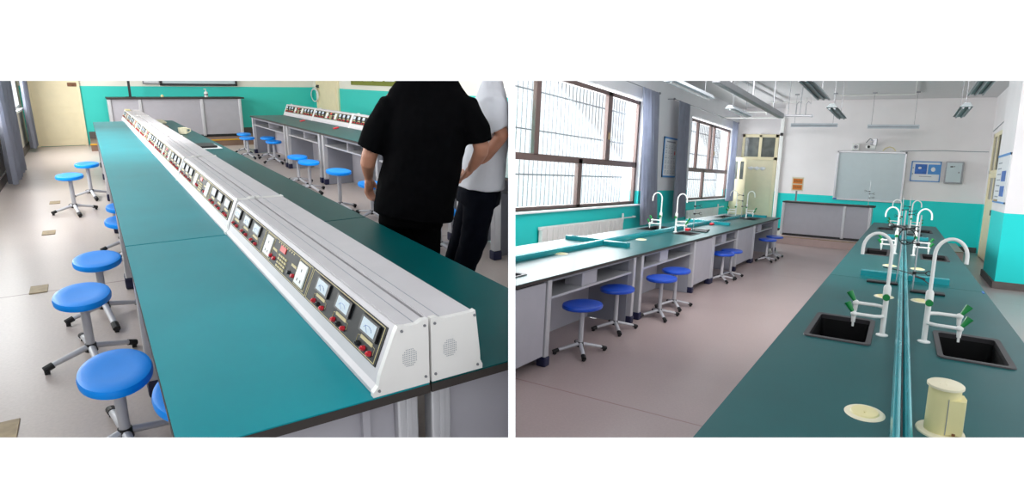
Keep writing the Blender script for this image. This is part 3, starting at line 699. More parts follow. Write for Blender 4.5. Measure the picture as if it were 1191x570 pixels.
# pendant lamps
def pendant(x, y0, y1, z, label, n=2, w_=.075, ctop=3.97, wires=True, mh='lampw', mt='whitepaint', wi=None):
    t = thing('pendant_lamp', label, 'lamp', (x, (y0 + y1) / 2, z), group='suspended fluorescent lamps'); h = (y1 - y0) / 2
    MB().prism([(-w_ * .45, .035), (w_ * .45, .035), (w_, -.02), (-w_, -.02)], -h, h, 1).out('housing', M[mh], t)
    for k in range(n):
        xx = (k - (n - 1) / 2) * w_ * .9; m = MB(); m.cyl((xx, -h + .04, -.03), (xx, h - .04, -.03), .013, seg=12); m.out('tube', M[mt], t, smooth=True)
    for yy in (-h * .7, h * .7):
        m = MB(); m.cyl((0, yy, .03), (0, yy, ctop - z), .004, seg=6); m.box(-.02, .05, yy - .02, yy + .02, ctop - z - .02, ctop - z); m.out('suspension_wire', M['alu_grey'], t)
pendant(-2.47, 7.3, 9.1, 2.77, 'white fluorescent lamp hanging near the wall between the windows', 1)
pendant(-2.50, 10.4, 11.8, 2.77, 'white fluorescent lamp hanging in line further back by the far window', 1)
pendant(-1.03, 7.5, 9.35, 2.77, 'grey louvred fluorescent lamp hanging above the aisle, cut by the top edge', 3, mh='louvre', mt='alu_grey')
pendant(-1.03, 10.4, 12.2, 2.77, 'grey louvred fluorescent lamp above the aisle, in front of the whiteboard', 2, mh='louvre', mt='alu_grey')
pendant(.59, 7.6, 9.15, 2.77, 'grey louvred fluorescent lamp at the top right, cut by the top edge', 3, mh='louvre', mt='alu_grey')
pendant(.60, 10.5, 12.0, 2.77, 'grey louvred fluorescent lamp hanging before the blue poster', 2, mh='louvre', mt='alu_grey')
def board_lamp(x0, x1, z, label):
    t = thing('board_lamp', label, 'lamp', ((x0 + x1) / 2, 18.5, z), group='board lamps along the back wall'); h = (x1 - x0) / 2
    MB().prism([(-.05, .05), (.04, .05), (.06, -.03), (-.03, -.05)], -h, h, 0).out('housing', M['lampw'], t)
    MB().box(-h + .02, h - .02, -.055, -.045, -.02, .0).out('reflector_edge', M['print_grey'], t)
    for xx in (-h * .85, h * .8):
        m = MB(); m.cyl((xx, 0, .04), (xx, 0, 3.97 - z), .004, seg=6); m.box(xx - .05, xx + .05, -.03, .03, 3.94 - z, 3.97 - z); m.out('suspension_wire', M['alu_grey'], t)
board_lamp(-2.78, -1.65, 3.14, 'long pale board lamp hanging above the orange notice sign'); board_lamp(-.96, .16, 3.11, 'long grey board lamp hanging above the whiteboard')
t = thing('cable_tray', 'grey cable tray hanging from the ceiling and running to the white pipe', 'cable tray', (-1.93, 9.5, 2.75))
MB().box(-.045, .045, -2.2, 2.2, -.04, .04, .008).out('tray', M['alu_grey'], t); MB().box(-.02, .02, -2.2, 2.2, .04, .05).out('tray_rib', M['alu'], t)
for yy in (-1.5, -.2, 1.4): MB().box(-.008, .008, yy, yy + .02, .04, 1.22).out('hanger', M['alu_grey'], t)
t = thing('air_pipe', 'white pipe with U bends hanging below the ceiling', 'pipe', (-1.9, 11.85, 2.77))
m = MB(); m.tube([(-.06, -.12, -.05), (0, 0, 0), (.1, .02, .005), (.42, .02, -.005)], .020, 12); m.ball((.43, .02, -.005), .026); m.out('main_pipe', M['alu'], t, smooth=True)
for k in (.18, .33):
    m = MB(); m.tube([(k, .02, 0), (k, .02, .2), (k + .03, .02, .24), (k + .07, .02, .2), (k + .075, .02, .55), (k + .0, .02, .58)], .007, 10); m.out('riser', M['alu_grey'], t, smooth=True)
m = MB(); m.cyl((.05, .02, .02), (.05, .02, 1.2), .006); m.cyl((.24, .02, .02), (.24, .02, 1.2), .006); m.out('hanger_rod', M['alu_grey'], t)
def pipe(name, pts, r, label, m='whitepaint', cat='pipe'):
    q = MB(); q.tube(pts, r, 10); return tag(q.out(name, M[m], smooth=True), label, cat)
pipe('ceiling_pipe', [(-4.9, 19.5, 3.44), (-3.3, 19.5, 3.43)], .022, 'white pipe running from the window wall towards the corner, lower one')
pipe('ceiling_pipe', [(-4.5, 19.6, 3.62), (-3.5, 19.6, 3.61), (-3.5, 19.6, 3.95)], .02, 'white pipe with a corner bend, just above the lower white pipe')
pipe('ceiling_pipe', [(-3.62, 19.5, 3.52), (-3.62, 19.5, 3.88), (-2.6, 19.5, 3.87), (-2.6, 19.5, 3.96)], .025, 'white pipe below the ceiling above the podium sign')
pipe('ceiling_pipe', [(-3.42, 14.9, 3.88), (-3.2, 19.4, 3.88)], .03, 'grey pipe under the ceiling running to the back wall', 'alu')
pipe('ceiling_pipe', [(-1.7, 18.7, 3.93), (.0, 18.7, 3.93), (.0, 14.5, 3.93)], .018, 'white pipe crossing the ceiling before the whiteboard wall')
m = MB(); m.lathe([(0, 0), (.035, 0), (.04, .1), (.03, .16), (0, .16)], (.30, 13.5, 3.78), 16); m.cyl((.3, 13.5, 3.9), (.3, 13.5, 3.97), .01); tag(m.out('ceiling_sensor', M['whitepaint'], smooth=True), 'small white cylinder fixture under the ceiling at the top edge', 'fixture')
m = MB(); m.box(-3.26, -3.18, 19.88, 19.93, 2.95, 3.03, .01); tag(m.out('pipe_clamp', M['black']), 'small black clamp on the white wall corner casing', 'clamp')
pipe('right_wall_cable', [(1.74, 19.8, 3.1), (1.74, 17.5, 3.2), (1.74, 15.5, 3.3)], .008, 'thin cable running along the right wall above the door', 'print_grey', 'cable')

# ------------------------------------------------------------------ stools (both rooms)
def make_stool(mseat, H=.42, k=1.42, rot=0.4, R=.17):
    t = thing('lab_stool', 'stool', 'stool', (0, 0, 0))
    m = MB(); m.lathe([(0, H - .006), (R * .55, H - .004), (R * .85, H + .002), (R * .97, H - .004), (R, H - .018), (R * .985, H - .034), (R * .9, H - .042), (R * .8, H - .036), (0, H - .034)], seg=44, sy=k)
    m.out('seat', mseat, t, smooth=True)
    m = MB(); m.cyl((0, 0, .07), (0, 0, H - .035), .022, seg=18); m.out('pole', M['tube'], t, smooth=True)
    m = MB(); m.lathe([(0, H - .06), (.03, H - .05), (.05, H - .036), (0, H - .036)], seg=20); m.out('seat_bracket', M['black'], t)
    m = MB(); m.cyl((0, 0, .055), (0, 0, .10), .032, .028, 16); m.out('hub', M['black'], t)
    for j in range(4):
        a = rot + j * PI / 2; c, s_ = math.cos(a), math.sin(a) * k; r = .21
        m = MB(); m.loft([((c * .02, s_ * .02, .082), (.017, .019)), ((c * r * .95, s_ * r * .95, .036), (.013, .018))], 10); leg = m.out('leg', M['tube'], t, smooth=True)
        q = MB(); q.loft([((c * r * .86, s_ * r * .86, .040), (.018, .022)), ((c * r * 1.06, s_ * r * 1.06, .026), (.017, .022))], 10); q.box(c * r - .012, c * r + .012, s_ * r - .016, s_ * r + .016, .0, .04, .003); q.out('foot_cap', M['rubber'], leg)
    return t
def stools(mseat, base_h, items, rot, group, k=1.42, R=.17):
    """every stool at its own height; the seat and pole slide with the height screw"""
    proto = make_stool(mseat, base_h, k, rot, R); used = False
    src = list(proto.children)
    for x, y, h, rz, lb in items:
        o = place(proto, used, (x, y, 0), lb, rz, group); used = True
        for c in o.children:
            n_ = c.name.split('.')[0]
            if n_ in ('seat', 'seat_bracket'): c.location.z = h - base_h
            if n_ == 'pole': c.scale.z = (h - .035) / (base_h - .035)
G = 'blue stools along the window side bench'
stools(M['blueR'], .45, [(-2.354, 5.029, 0.459, 0, 'blue stool nearest on the aisle, before the first knee space'), (-2.43, 6.02, 0.457, 0, 'blue stool left of the double post, second along the window bench'),
    (-2.260, 6.927, 0.476, 0, 'blue stool right of the double post, third along the window bench'), (-2.299, 7.592, 0.485, 0, 'blue stool fourth along the window bench'),
    (-2.331, 10.115, 0.461, 0, 'blue stool left one of the pair beyond the closed cabinet'), (-2.310, 10.605, 0.461, 0, 'blue stool right one of the pair beyond the closed cabinet'),
    (-2.22, 13.3, 0.461, 0, 'blue stool left one of the farthest pair by the bench end'), (-2.22, 14.1, 0.461, 0, 'blue stool right one of the farthest pair by the bench end')], .75, G)

# ================================================================== PHYSICS ROOM (left): the shell
ROOM = PHYS
st('floor_physics', MB().box(-1.165, 5.3, .2, 17.3, -.1, 0), M['floorL'], front=True)
st('ceiling_physics', MB().box(-1.165, 5.3, 2.0, 17.3, 3.2, 3.3), M['ceil'], front=True)
st('wall_back_physics', MB().box(-1.165, 5.3, 17.2, 17.32, 0, 3.2), M['wallL'])
m = wall_x(-1.165, -1.14, 1.4, 17.2, 0, 3.2, [(2.2, 6.2, .87, 2.7), (7.0, 11.2, .87, 2.7), (13.3, 16.7, .87, 2.7)])
st('wall_left_physics', m, M['windowwallL'], clip=False, front=True)
st('wall_right_physics', MB().box(5.13, 5.3, 6.0, 17.2, 0, 3.2), M['wallL'])
st('baseboard_left_physics', MB().box(-1.14, -1.115, 3.0, 17.2, 0, .13), M['stone'], clip=False)
st('baseboard_back_physics', MB().box(-.02, 5.13, 17.175, 17.2, 0, .30), M['stone'], clip=False)
st('trim_6', MB().box(-1.14, -1.08, 13.2, 16.75, .83, .875, .006), M['sillw'], clip=False)
for n_, (y0, y1) in enumerate(((2.2, 6.2), (7.0, 11.2), (13.3, 16.7)), 3):
    f = MB()
    for a in ((y0, y1, .87, .93), (y0, y1, 2.64, 2.7), (y0, y0 + .09, .87, 2.7), (y1 - .09, y1, .87, 2.7), ((y0 + y1) / 2 - .04, (y0 + y1) / 2 + .04, .87, 2.7), (y0, y1, 1.66, 1.72)): f.box(-1.165, -1.145, a[0], a[1], a[2], a[3], .004)
    o = struct(f.out('window_%d' % n_, M['whitepaint'])); MB().box(-1.157, -1.153, y0, y1, .87, 2.7).out('pane', M['glass'], o)
def door(name, x0, x1, z1, y, loc_par=None, axis='y'):
    d = MB(); d.box(x0 - .06, x0, y - .05, y, 0, z1 + .07, .006); d.box(x1, x1 + .06, y - .05, y, 0, z1 + .07, .006); d.box(x0 - .06, x1 + .06, y - .05, y, z1, z1 + .07, .006)
    l = MB(); l.box(x0, x1, y - .03, y - .005, .01, z1)
    W_ = x1 - x0; r = MB()
    for a, b in ((.16, .72), (.86, 1.34), (1.46, z1 - .1)):
        for q in ((x0 + .12, x1 - .12, a, a + .015), (x0 + .12, x1 - .12, b - .015, b), (x0 + .12, x0 + .135, a, b), (x1 - .135, x1 - .12, a, b)): r.box(q[0], q[1], y - .038, y - .029, q[2], q[3])
    lk = MB(); lk.box(x1 - .16, x1 + .01, y - .055, y - .03, 1.30, 1.38, .008); lk.box(x1 - .08, x1 - .04, y - .085, y - .05, 1.325, 1.355, .006)
    if axis == 'x':
        R4 = Matrix(((0, 1, 0, 0), (1, 0, 0, 0), (0, 0, 1, 0), (0, 0, 0, 1)))
        for q in (d, l, r, lk): q.b.transform(R4)
    o = struct(d.out(name, M['creamdoor'])); lf = l.out('door_leaf', M['creamdoor'], o); r.out('panel_moulding', M['creamdoor'], lf); lk.out('lock', M['wood'] if axis == 'y' else M['black'], lf)
door('door_4', -.94, -.12, 2.1, 17.2); door('door_5', 15.15, 16.75, 2.1, 5.13, axis='x')
st('trim_7', MB().box(-.02, 4.4, 15.75, 17.17, 0, .15), M['tileL'], clip=False); st('trim_8', MB().box(-.03, 4.41, 15.73, 15.75, .125, .155), M['yellow'], clip=False)

podium((.42, 16.5, .15), 2.74, .925, .6, (.02, .60, 1.86, 2.70), 'long light grey podium with a black top before the teal back wall', M['panel'])
t = thing('whiteboard', 'whiteboard with a black frame at the top edge above the podium', 'whiteboard', (1.52, 17.12, 1.33))
MB().box(.04, 1.66, .02, .06, .05, 1.2).out('writing_surface', M['board'], t); m = MB()
for a in ((0, 1.7, 0, .05), (0, 1.7, 1.2, 1.25), (0, .05, 0, 1.25), (1.65, 1.7, 0, 1.25)): m.box(a[0], a[1], 0, .07, a[2], a[3], .006)
m.out('frame', M['black'], t)
t = thing('side_board', 'small white board with a thin dark edge left of the framed whiteboard', 'board', (1.17, 17.14, 1.365))
MB().box(.02, .33, .01, .05, .02, .9).out('writing_surface', M['paper'], t); m = MB()
for a in ((0, .34, 0, .025), (0, .34, .9, .925), (0, .02, 0, .925)): m.box(a[0], a[1], 0, .055, a[2], a[3])
m.out('frame', M['alu_grey'], t)
t = thing('sign_post', 'black post with a notice plate standing on the podium', 'sign', (.86, 16.7, 1.077))
MB().box(-.025, .025, -.02, .02, 0, .62).out('post', M['black'], t); MB().box(-.1, .1, -.07, .07, 0, .012).out('foot_plate', M['black'], t); MB().box(-.15, .15, -.03, -.02, .55, .85).out('plate', M['orange'], t)
t = thing('hand_gel_bottle', 'small white pump bottle on the podium', 'bottle', (2.42, 16.7, 1.078))
m = MB(); m.lathe([(0, 0), (.04, 0), (.043, .02), (.043, .1), (.02, .13), (0, .13)], seg=20); m.out('bottle_body', M['white'], t, smooth=True)
m = MB(); m.cyl((0, 0, .13), (0, 0, .18), .010); m.tube([(0, 0, .18), (0, -.02, .185), (-.045, -.02, .18)], .008, 8); m.out('pump', M['white'], t); m = MB(); m.cyl((0, 0, .035), (0, 0, .075), .0445, seg=20); m.out('label_band', M['alu_grey'], t)
m = MB(); m.lathe([(0, 0), (.03, 0), (.034, .03), (.012, .055), (0, .055)], (1.5, 16.75, 1.078), 16); tag(m.out('chalk_pot', M['cream'], smooth=True), 'tiny cream pot on the podium left of the white bottle', 'pot')
m = MB(); m.tube([(5.05, 16.84 + .31 * math.cos(a), 1.12 + .17 * math.sin(a)) for a in [2 * PI * k / 30 for k in range(31)]], .012, 8); m.tube([(5.04, 16.83 + .28 * math.cos(a), 1.11 + .155 * math.sin(a)) for a in [2 * PI * k / 30 for k in range(31)]], .012, 8); m.cyl((5.05, 16.84, 1.29), (5.128, 16.84, 1.29), .02)
tag(m.out('coiled_cable', M['paper'], smooth=True), 'white cable coiled on the wall beside the far cream door', 'cable')
t = thing('honour_board', 'row of white certificates in an olive green frame on the right wall', 'notice board', (5.10, 11.6, 1.41))
m = MB()
for a in ((0, 2.6, 0, .05), (0, 2.6, .75, .8), (0, .06, 0, .8), (2.54, 2.6, 0, .8)): m.box(-.0, .03, a[0], a[1], a[2], a[3])
m.out('frame', M['olive'], t); MB().box(.015, .03, .06, 2.54, .05, .75).out('backing', M['olive'], t)
for k in range(4): MB().box(.0, .014, .16 + k * .6, .62 + k * .6, .09, .7).out('certificate', M['paper'], t)
curtain(-.98, 10.9, 13.0, .06, 3.0, 'grey curtain nearest on the left edge of the picture', 8, amp=.05)
curtain(-1.0, 16.05, 16.95, .08, 3.0, 'grey curtain gathered beside the cream door at the left', 5, amp=.045, spread=1.1)
t = thing('curtain_rod', 'curtain rod above the windows of the left wall', 'curtain rod', (-1.0, 10.5, 3.02)); MB().cyl((0, 0, 0), (0, 6.55, 0), .012, seg=10).out('rod', M['alu_grey'], t)
for yy in (.05, 3.2, 6.5): MB().cyl((-.14, yy, 0), (0, yy, 0), .009, seg=8).out('bracket', M['alu_grey'], t)

# ------------------------------------------------------------------ physics room: the near bench with its consoles
ZL = .77
worktop(.067, .661, 1.36, 3.35, ZL, [], M['teal_top'], 'teal worktop nearest the viewer, left of the grey consoles')
worktop(.067, .661, 3.362, 12.97, ZL, [], M['teal_top'], 'long teal worktop left of the consoles, beyond the first joint')
worktop(.669, 1.27, 1.36, 3.40, ZL, [], M['green_top'], 'green worktop right of the consoles, nearest piece by the people', (CUT_L,))
worktop(.669, 1.27, 3.412, 12.97, ZL, [], M['green_top'], 'long green worktop right of the consoles, beyond the joint', (CUT_L,))
def end_panel_unit(label, X, dirx, x_in, ys, y_end, group):
    """row of base units; the near end closed by a panel between two posts"""
    loc = (X, y_end, 0); t = thing('bench_unit', label, 'lab bench', loc, group=group)
    lo, hi = sorted((X + dirx * -.02, x_in)); m = MB(); m.box(lo + .03, hi - .03, y_end + .03, y_end + .05, .08, .741, .004); m.clip(CUT_L); m.out('end_panel', M['panel'], t, loc)
    for xx in (x_in,): 
        m = MB(); m.box(xx - .03, xx + .03, y_end + .005, y_end + .06, .06, .741, .012, 3); m.box(xx - .008, xx + .008, y_end + .0, y_end + .01, .06, .741, .003); m.clip(CUT_L); m.out('leg', M['alu'], t, loc)
    for a, b in zip(ys, ys[1:]):
        open_bay(t, loc, a + .08, b - .08, X, .6, dirx, [((a + b) / 2 - .012, (a + b) / 2 + .012)])
    for k, y in enumerate(ys):
        for dy in ((-.09, .0) if 0 < k < len(ys) - 1 else ((.05,) if k == 0 else (-.09,))):
            x_ = X - dirx * .02; m = MB(); m.box(x_ - .03, x_ + .03, y + dy - .03, y + dy + .03, .08, .741, .012, 3); m.clip(CUT_L); p = m.out('leg', M['alu'], t, loc)
            m = MB(); m.box(x_ - .038, x_ + .038, y + dy - .038, y + dy + .038, 0, .09, .014, 2); m.clip(CUT_L)
            if len(m.b.verts): m.out('foot', M['foot'], p, loc)
    return t
GA = 'grey base units of the near console bench'
end_panel_unit('grey base units under the left worktop of the near console bench', .088, -1, .615, (1.38, 3.42, 5.36, 7.4, 9.4, 11.4, 12.95), 1.39, GA)
end_panel_unit('grey base units under the right worktop of the near console bench', 1.22, 1, .715, (3.45, 5.36, 7.4, 9.4, 11.4, 12.95), 1.39, GA)

def make_console(slant=1.0):
    """power console 2 m long, its slanted instrument face towards -x; origin at its front bottom edge, middle of its length"""
    Hh, Dd, L2 = .168, .152, 1.005
    t = thing('power_console', 'console', 'power console', (0, 0, 0))
    q_ = slant
    prof = [(0, 0), (0, .012), (.012 * q_, .024), (.022 * q_, .052), (.066 * q_, Hh - .008), (.074 * q_, Hh), (Dd, Hh + .002), (Dd, 0)]
    MB().prism(prof, -L2 + .016, L2 - .016, 1).out('housing', M['case'], t)
    m = MB(); m.box(.080 * q_, Dd - .004, -L2 + .02, L2 - .02, Hh, Hh + .0035); m.out('top_plate', M['case'], t)
    m = MB(); m.box(.118, .1195, -L2 + .02, L2 - .02, Hh + .003, Hh + .0045); m.out('top_joint', M['print_grey'], t)
    for s_ in (-1, 1):
        pr = [(-.004, -.001), (-.004, .012), (.010 * q_, .026), (.016 * q_, .054), (.060 * q_, Hh - .006), (.068 * q_, Hh + .008), (.085 * q_ + .006, Hh + .004), (.12, Hh + .004), (.135, Hh + .012), (Dd + .001, Hh + .012), (Dd + .001, -.001)]
        a, b = sorted((s_ * (L2 - .018), s_ * L2)); e = MB().prism(pr, a, b, 1).out('end_cap', M['case_end'], t)
        g = MB(); yy = s_ * (L2 + .0004)
        for i in range(-5, 6):
            for j in range(-5, 6):
                if i * i + j * j < 22: g.cyl((.098 + i * .0046, yy - s_ * .001, .085 + j * .0056), (.098 + i * .0046, yy + s_ * .0006, .085 + j * .0056), .0013, seg=6)
        g.out('vent_grille', M['print_grey'], e)
        for x_, z_ in ((.012, .014), (.078 * q_, Hh - .006), (.142, .02), (.142, Hh - .004)):
            q = MB(); q.cyl((x_, yy - s_ * .002, z_), (x_, yy + s_ * .003, z_), .0042, .0034, 12); q.out('screw', M['alu_grey'], e)
    # the slanted face: u along y, v up the slope, w outwards
    A, B = Vector((.0225 * q_, 0, .054)), Vector((.0655 * q_, 0, Hh - .010)); dv = (B - A); Lv = dv.length; dv.normalize(); nw = Vector((-dv.z, 0, dv.x))
    def sl(mb, u0, u1, v0, v1, w0, w1, bev=0):
        q = bmesh.new(); bmesh.ops.create_cube(q, size=1)
        if bev: 
            for v in q.verts: v.co = Vector((v.co.x * (w1 - w0), v.co.y * (u1 - u0), v.co.z * (v1 - v0)))
            bmesh.ops.bevel(q, geom=q.edges[:], offset=bev, segments=2, affect='EDGES')
            for v in q.verts: v.co = Vector((v.co.x / (w1 - w0), v.co.y / (u1 - u0), v.co.z / (v1 - v0)))
        for v in q.verts:
            u = (u0 + u1) / 2 + v.co.y * (u1 - u0); vv = (v0 + v1) / 2 + v.co.z * (v1 - v0); w = (w0 + w1) / 2 + v.co.x * (w1 - w0)
            v.co = A + Vector((0, u, 0)) + dv * vv + nw * w
        mb._merge(q)
    def pt(u, v, w): return A + Vector((0, u, 0)) + dv * v + nw * w
    m = MB(); sl(m, -.955, .955, .002, Lv - .002, -.001, .0025); face = m.out('instrument_panel', M['dpanel'], t)
    def outline(mb, u0, u1, v0, v1, w_=.0022, h=.0034):
        sl(mb, u0, u1, v0, v0 + w_, .0024, h); sl(mb, u0, u1, v1 - w_, v1, .0024, h); sl(mb, u0, u0 + w_ * 1.5, v0, v1, .0024, h); sl(mb, u1 - w_ * 1.5, u1, v0, v1, .0024, h)
    m = MB(); outline(m, -.945, -.335, .005, Lv - .005); outline(m, -.325, .325, .005, Lv - .005); outline(m, .335, .945, .005, Lv - .005)
    for k in range(8): sl(m, -.10 + k * .03, -.088 + k * .03, Lv - .016, Lv - .010, .0024, .0034)
    m.out('printed_border', M['gold'], face)
    vm0, vm1 = Lv * .48, Lv * .90
    for u in (-.865, -.66, -.465, .465, .66, .865):
        m = MB(); sl(m, u - .062, u + .062, vm0, vm1, .002, .010, .002); mt = m.out('meter', M['black'], t)
        m = MB(); sl(m, u - .047, u + .047, vm0 + .007, vm1 - .005, .0098, .0108); dl = m.out('dial', M['meter'], mt)
        m = MB(); m.tube([pt(u + .03 * math.cos(a), vm0 + .012 + .016 * math.sin(a), .011) for a in [PI * k / 8 for k in range(1, 8)]], .0007, 4); m.tube([pt(u, vm0 + .01, .011), pt(u + .02, vm0 + .026, .011)], .0006, 4); m.out('scale_and_needle', M['pblue'], dl)
        m = MB(); sl(m, u - .042, u + .042, Lv * .335, Lv * .425, .0024, .0036); m.tube([pt(u - .042, Lv * .38, .003), pt(u - .06, Lv * .36, .003), pt(u - .06, Lv * .2, .003)], .0008, 4); m.tube([pt(u + .042, Lv * .38, .003), pt(u + .06, Lv * .36, .003), pt(u + .06, Lv * .2, .003)], .0008, 4); m.out('meter_label', M['gold'], face)
        for k, (du, c_) in enumerate(((-.042, 'red'), (0, 'black' if u != -.865 else 'red'), (.042, 'red' if u != -.865 else 'black'))):
            m = MB(); p0, p1 = pt(u + du, Lv * .18, .002), pt(u + du, Lv * .18, .013); m.cyl(p0, p1, .0085, .0065, 14); m.cyl(p1, pt(u + du, Lv * .18, .016), .0035, .003, 8); m.out('terminal', M[c_], t, smooth=True)
    for u in (-.235, .235):
        m = MB(); outline(m, u - .062, u + .062, Lv * .10, Lv * .92); m.out('socket_outline', M['gold'], face)
        m = MB(); sl(m, u - .05, u + .05, Lv * .16, Lv * .86, .002, .008, .002); so = m.out('wall_socket', M['white'], t)
        m = MB()
        for du, v_ in ((0, .64), (-.018, .32), (.018, .32)): sl(m, u + du - .004, u + du + .004, Lv * v_ - .005, Lv * v_ + .005, .0078, .0086)
        m.out('socket_holes', M['black'], so)
    m = MB(); sl(m, .0, .075, Lv * .66, Lv * .86, .002, .006, .001); m.out('display', M['led'], t)
    kp = MB()
    for i in range(4):
        for j in range(4): sl(kp, -.042 + i * .03, -.02 + i * .03, Lv * (.12 + j * .125), Lv * (.12 + j * .125) + .008, .002, .006)
    kp.out('keypad', M['gold'], t)
    for u in (-.13, .14):
        m = MB(); sl(m, u - .03, u + .03, Lv * .52, Lv * .60, .0024, .0036); m.tube([pt(u - .03, Lv * .55, .003), pt(u - .042, Lv * .5, .003), pt(u - .042, Lv * .33, .003)], .0008, 4); m.out('output_label', M['gold'], face)
        for du, c_ in ((-.025, 'red'), (.025, 'black' if u < 0 else 'red')):
            m = MB(); m.cyl(pt(u + du, Lv * .28, .002), pt(u + du, Lv * .28, .013), .0085, .0065, 14); m.out('terminal', M[c_], t, smooth=True)
    return t
con = make_console(); used = False
GC = 'grey power consoles with meters on the physics benches'
pos = [(.509, 2.365 + 2.02 * k) for k in range(6)]
for k, (x, y) in enumerate(pos):
    place(con, used, (x, y, ZL + .002), ('grey power console nearest the viewer, its meters facing the teal worktop', 'grey console second from the viewer in the left facing row', 'grey console third in the left facing row',
          'grey console fourth in the left facing row', 'grey console fifth in the left facing row', 'grey console at the far end of the left facing row')[k], 0, GC); used = True
con2 = make_console(.28)
for k in range(6):
    place(con2, k > 0, (.822, 2.365 + 2.02 * k, ZL + .002), ('grey console nearest the viewer, turned to the people side, its top and white end seen', 'second console of the row turned to the people side', 'third console of the row turned to the people side',
          'fourth console of the row turned to the people side', 'fifth console of the row turned to the people side', 'farthest console of the row turned to the people side')[k], PI, GC)

# second bench behind the people
worktop(2.83, 4.05, 4.25, 14.05, ZL, [], M['green_top'], 'dark green worktop of the second console bench behind the people', (CUT_L,))
GB = 'grey base units of the second console bench'
def unitB(label, y0, y1, first=False):
    bench_unit(label, y0, y1, [(y0 + .04, y1 - .04, [((y0 + y1) / 2 - .012, (y0 + y1) / 2 + .012)])], [], 2.86, -1, GB, .741, .6, (y0, y1))
for y0, y1, lb in ((11.42, 13.92, 'grey open base unit at the far left end of the second bench'), (9.42, 11.24, 'grey open base unit second from the far end of the second bench'),
                   (7.34, 9.24, 'grey open base unit behind the black shirt sleeve, second bench'), (5.3, 7.16, 'grey open base unit hidden partly behind the two people'), (4.5, 5.12, 'grey base unit at the right edge behind the dark trousers')):
    unitB(lb, y0, y1)
for k, (y, lb) in enumerate(((12.98, 'grey console at the far left end of the second bench'), (10.96, 'grey console in the middle of the second bench'), (8.94, 'grey console of the second bench meeting the black sleeve'))):
    o = place(con, True, (3.5, y, ZL + .003), lb, 0, GC); o.matrix_world = o.matrix_world @ Matrix.Diagonal((1.25, 1, 1.28, 1))
for x, y, lb in ((3.3, 11.9, 'small red parts lying before the second console of the rear bench, left heap'), (3.28, 9.95, 'small red parts lying before the rear consoles, right heap')):
    m = MB()
    for k in range(5): m.box(x + .03 * k - .06, x + .03 * k - .035, y - .12 + .05 * k, y - .05 + .05 * k, ZL + .002, ZL + .014 + .004 * (k % 2), .003)
    tag(m.out('test_lead', M['red']), lb, 'leads')

# things lying on the green worktop
t = thing('mug', 'cream mug standing on the green worktop behind the consoles', 'mug', (1.07, 9.75, ZL + .002))
MB().lathe([(0, .005), (.045, .0), (.055, .01), (.058, .09), (.052, .09), (.048, .015), (0, .015)], seg=28, sy=1.3).out('cup', M['cream_lid'], t, smooth=True)
m = MB(); m.tube([(.055, 0, .075), (.09, 0, .07), (.095, 0, .04), (.055, 0, .02)], .008, 8); m.out('handle', M['cream_lid'], t, smooth=True)
t = thing('tray', 'white sheet with a dark clipboard on the green worktop', 'tray', (1.09, 7.9, ZL + .002)); MB().box(-.14, .12, -.3, .25, 0, .006).out('paper_sheet', M['paper'], t); MB().box(-.10, .08, -.24, .14, .006, .03, .008).out('clipboard', M['black'], t)
m = MB(); m.box(.98, 1.10, 12.1, 12.8, ZL + .002, ZL + .03, .012); tag(m.out('folded_cloth', M['rag']), 'pale folded cloth at the far end of the green worktop', 'cloth')
m = MB(); m.box(.93, 1.02, 11.0, 11.5, ZL + .002, ZL + .03, .008); tag(m.out('wood_block', M['wood']), 'small brown block on the green worktop beyond the mug', 'block')
m = MB(); m.box(.57, .65, 13.0, 13.4, ZL + .179, ZL + .191, .003); m.b.transform(Matrix.Translation((0, 0, 0))); tag(m.out('pale_card', M['cream']), 'pale yellow card lying on top of the farthest console', 'card')
for x, y, lb in ((-.50, 3.3, 'brass floor plate at the bottom left corner'), (-.47, 5.58, 'brass floor plate between the near stools and the left wall'), (-.48, 7.65, 'brass floor plate before the left pair of stools'), (-.48, 9.5, 'brass floor plate beside the two stools at the left')):
    m = MB(); m.box(x - .055, x + .055, y - .10, y + .10, 0, .006, .002); tag(m.out('floor_plate', M['brass']), lb, 'floor plate', 'brass floor plates')

G = 'blue stools in the physics room'
stools(M['blue'], .38, [(-0.044, 2.859, 0.377, 0, 'blue stool nearest the viewer at the left of the teal worktop'), (-0.154, 3.964, 0.396, 0, 'blue stool second from the viewer, left of the teal worktop'),
    (-0.071, 4.707, 0.401, 0, 'blue stool third from the viewer, beside the worktop joint'), (-0.263, 8.699, 0.437, 0, 'blue stool standing free on the left floor, front one of two'),
    (-0.089, 9.732, 0.441, 0, 'blue stool standing free on the left floor, rear one of two'), (0.133, 5.925, 0.403, 0, 'blue stool half under the teal worktop, front one of two'),
    (0.161, 6.589, 0.403, 0, 'blue stool half under the teal worktop, rear one of two'), (.195, 2.52, 0.365, 0, 'blue stool under the near worktop, only its rim showing beside the nearest stool'),
    (2.406, 7.277, 0.488, 0, 'blue stool left of the black shirted person'), (2.481, 8.760, 0.427, 0, 'blue stool of the middle pair, right one, by the second bench'), (2.522, 9.480, 0.422, 0, 'blue stool of the middle pair, left one, by the second bench'),
    (2.825, 12.177, 0.403, 0, 'blue stool in the knee space near the far end of the second bench, right one'), (2.891, 12.893, 0.412, 0, 'blue stool in the knee space near the far end of the second bench, left one'),
    (2.560, 13.177, 0.403, 0, 'blue stool by the podium end, front one'), (2.692, 14.125, 0.403, 0, 'blue stool by the podium end, rear one'),
    (2.560, 6.636, 0.412, 0, 'blue stool behind the hand of the black shirted person'), (2.560, 4.977, 0.412, 0, 'blue stool seen between the two people'), (3.697, 14.220, 0.668, 0, 'blue stool behind the far corner of the second bench')], .22, G, 1.7, .136)

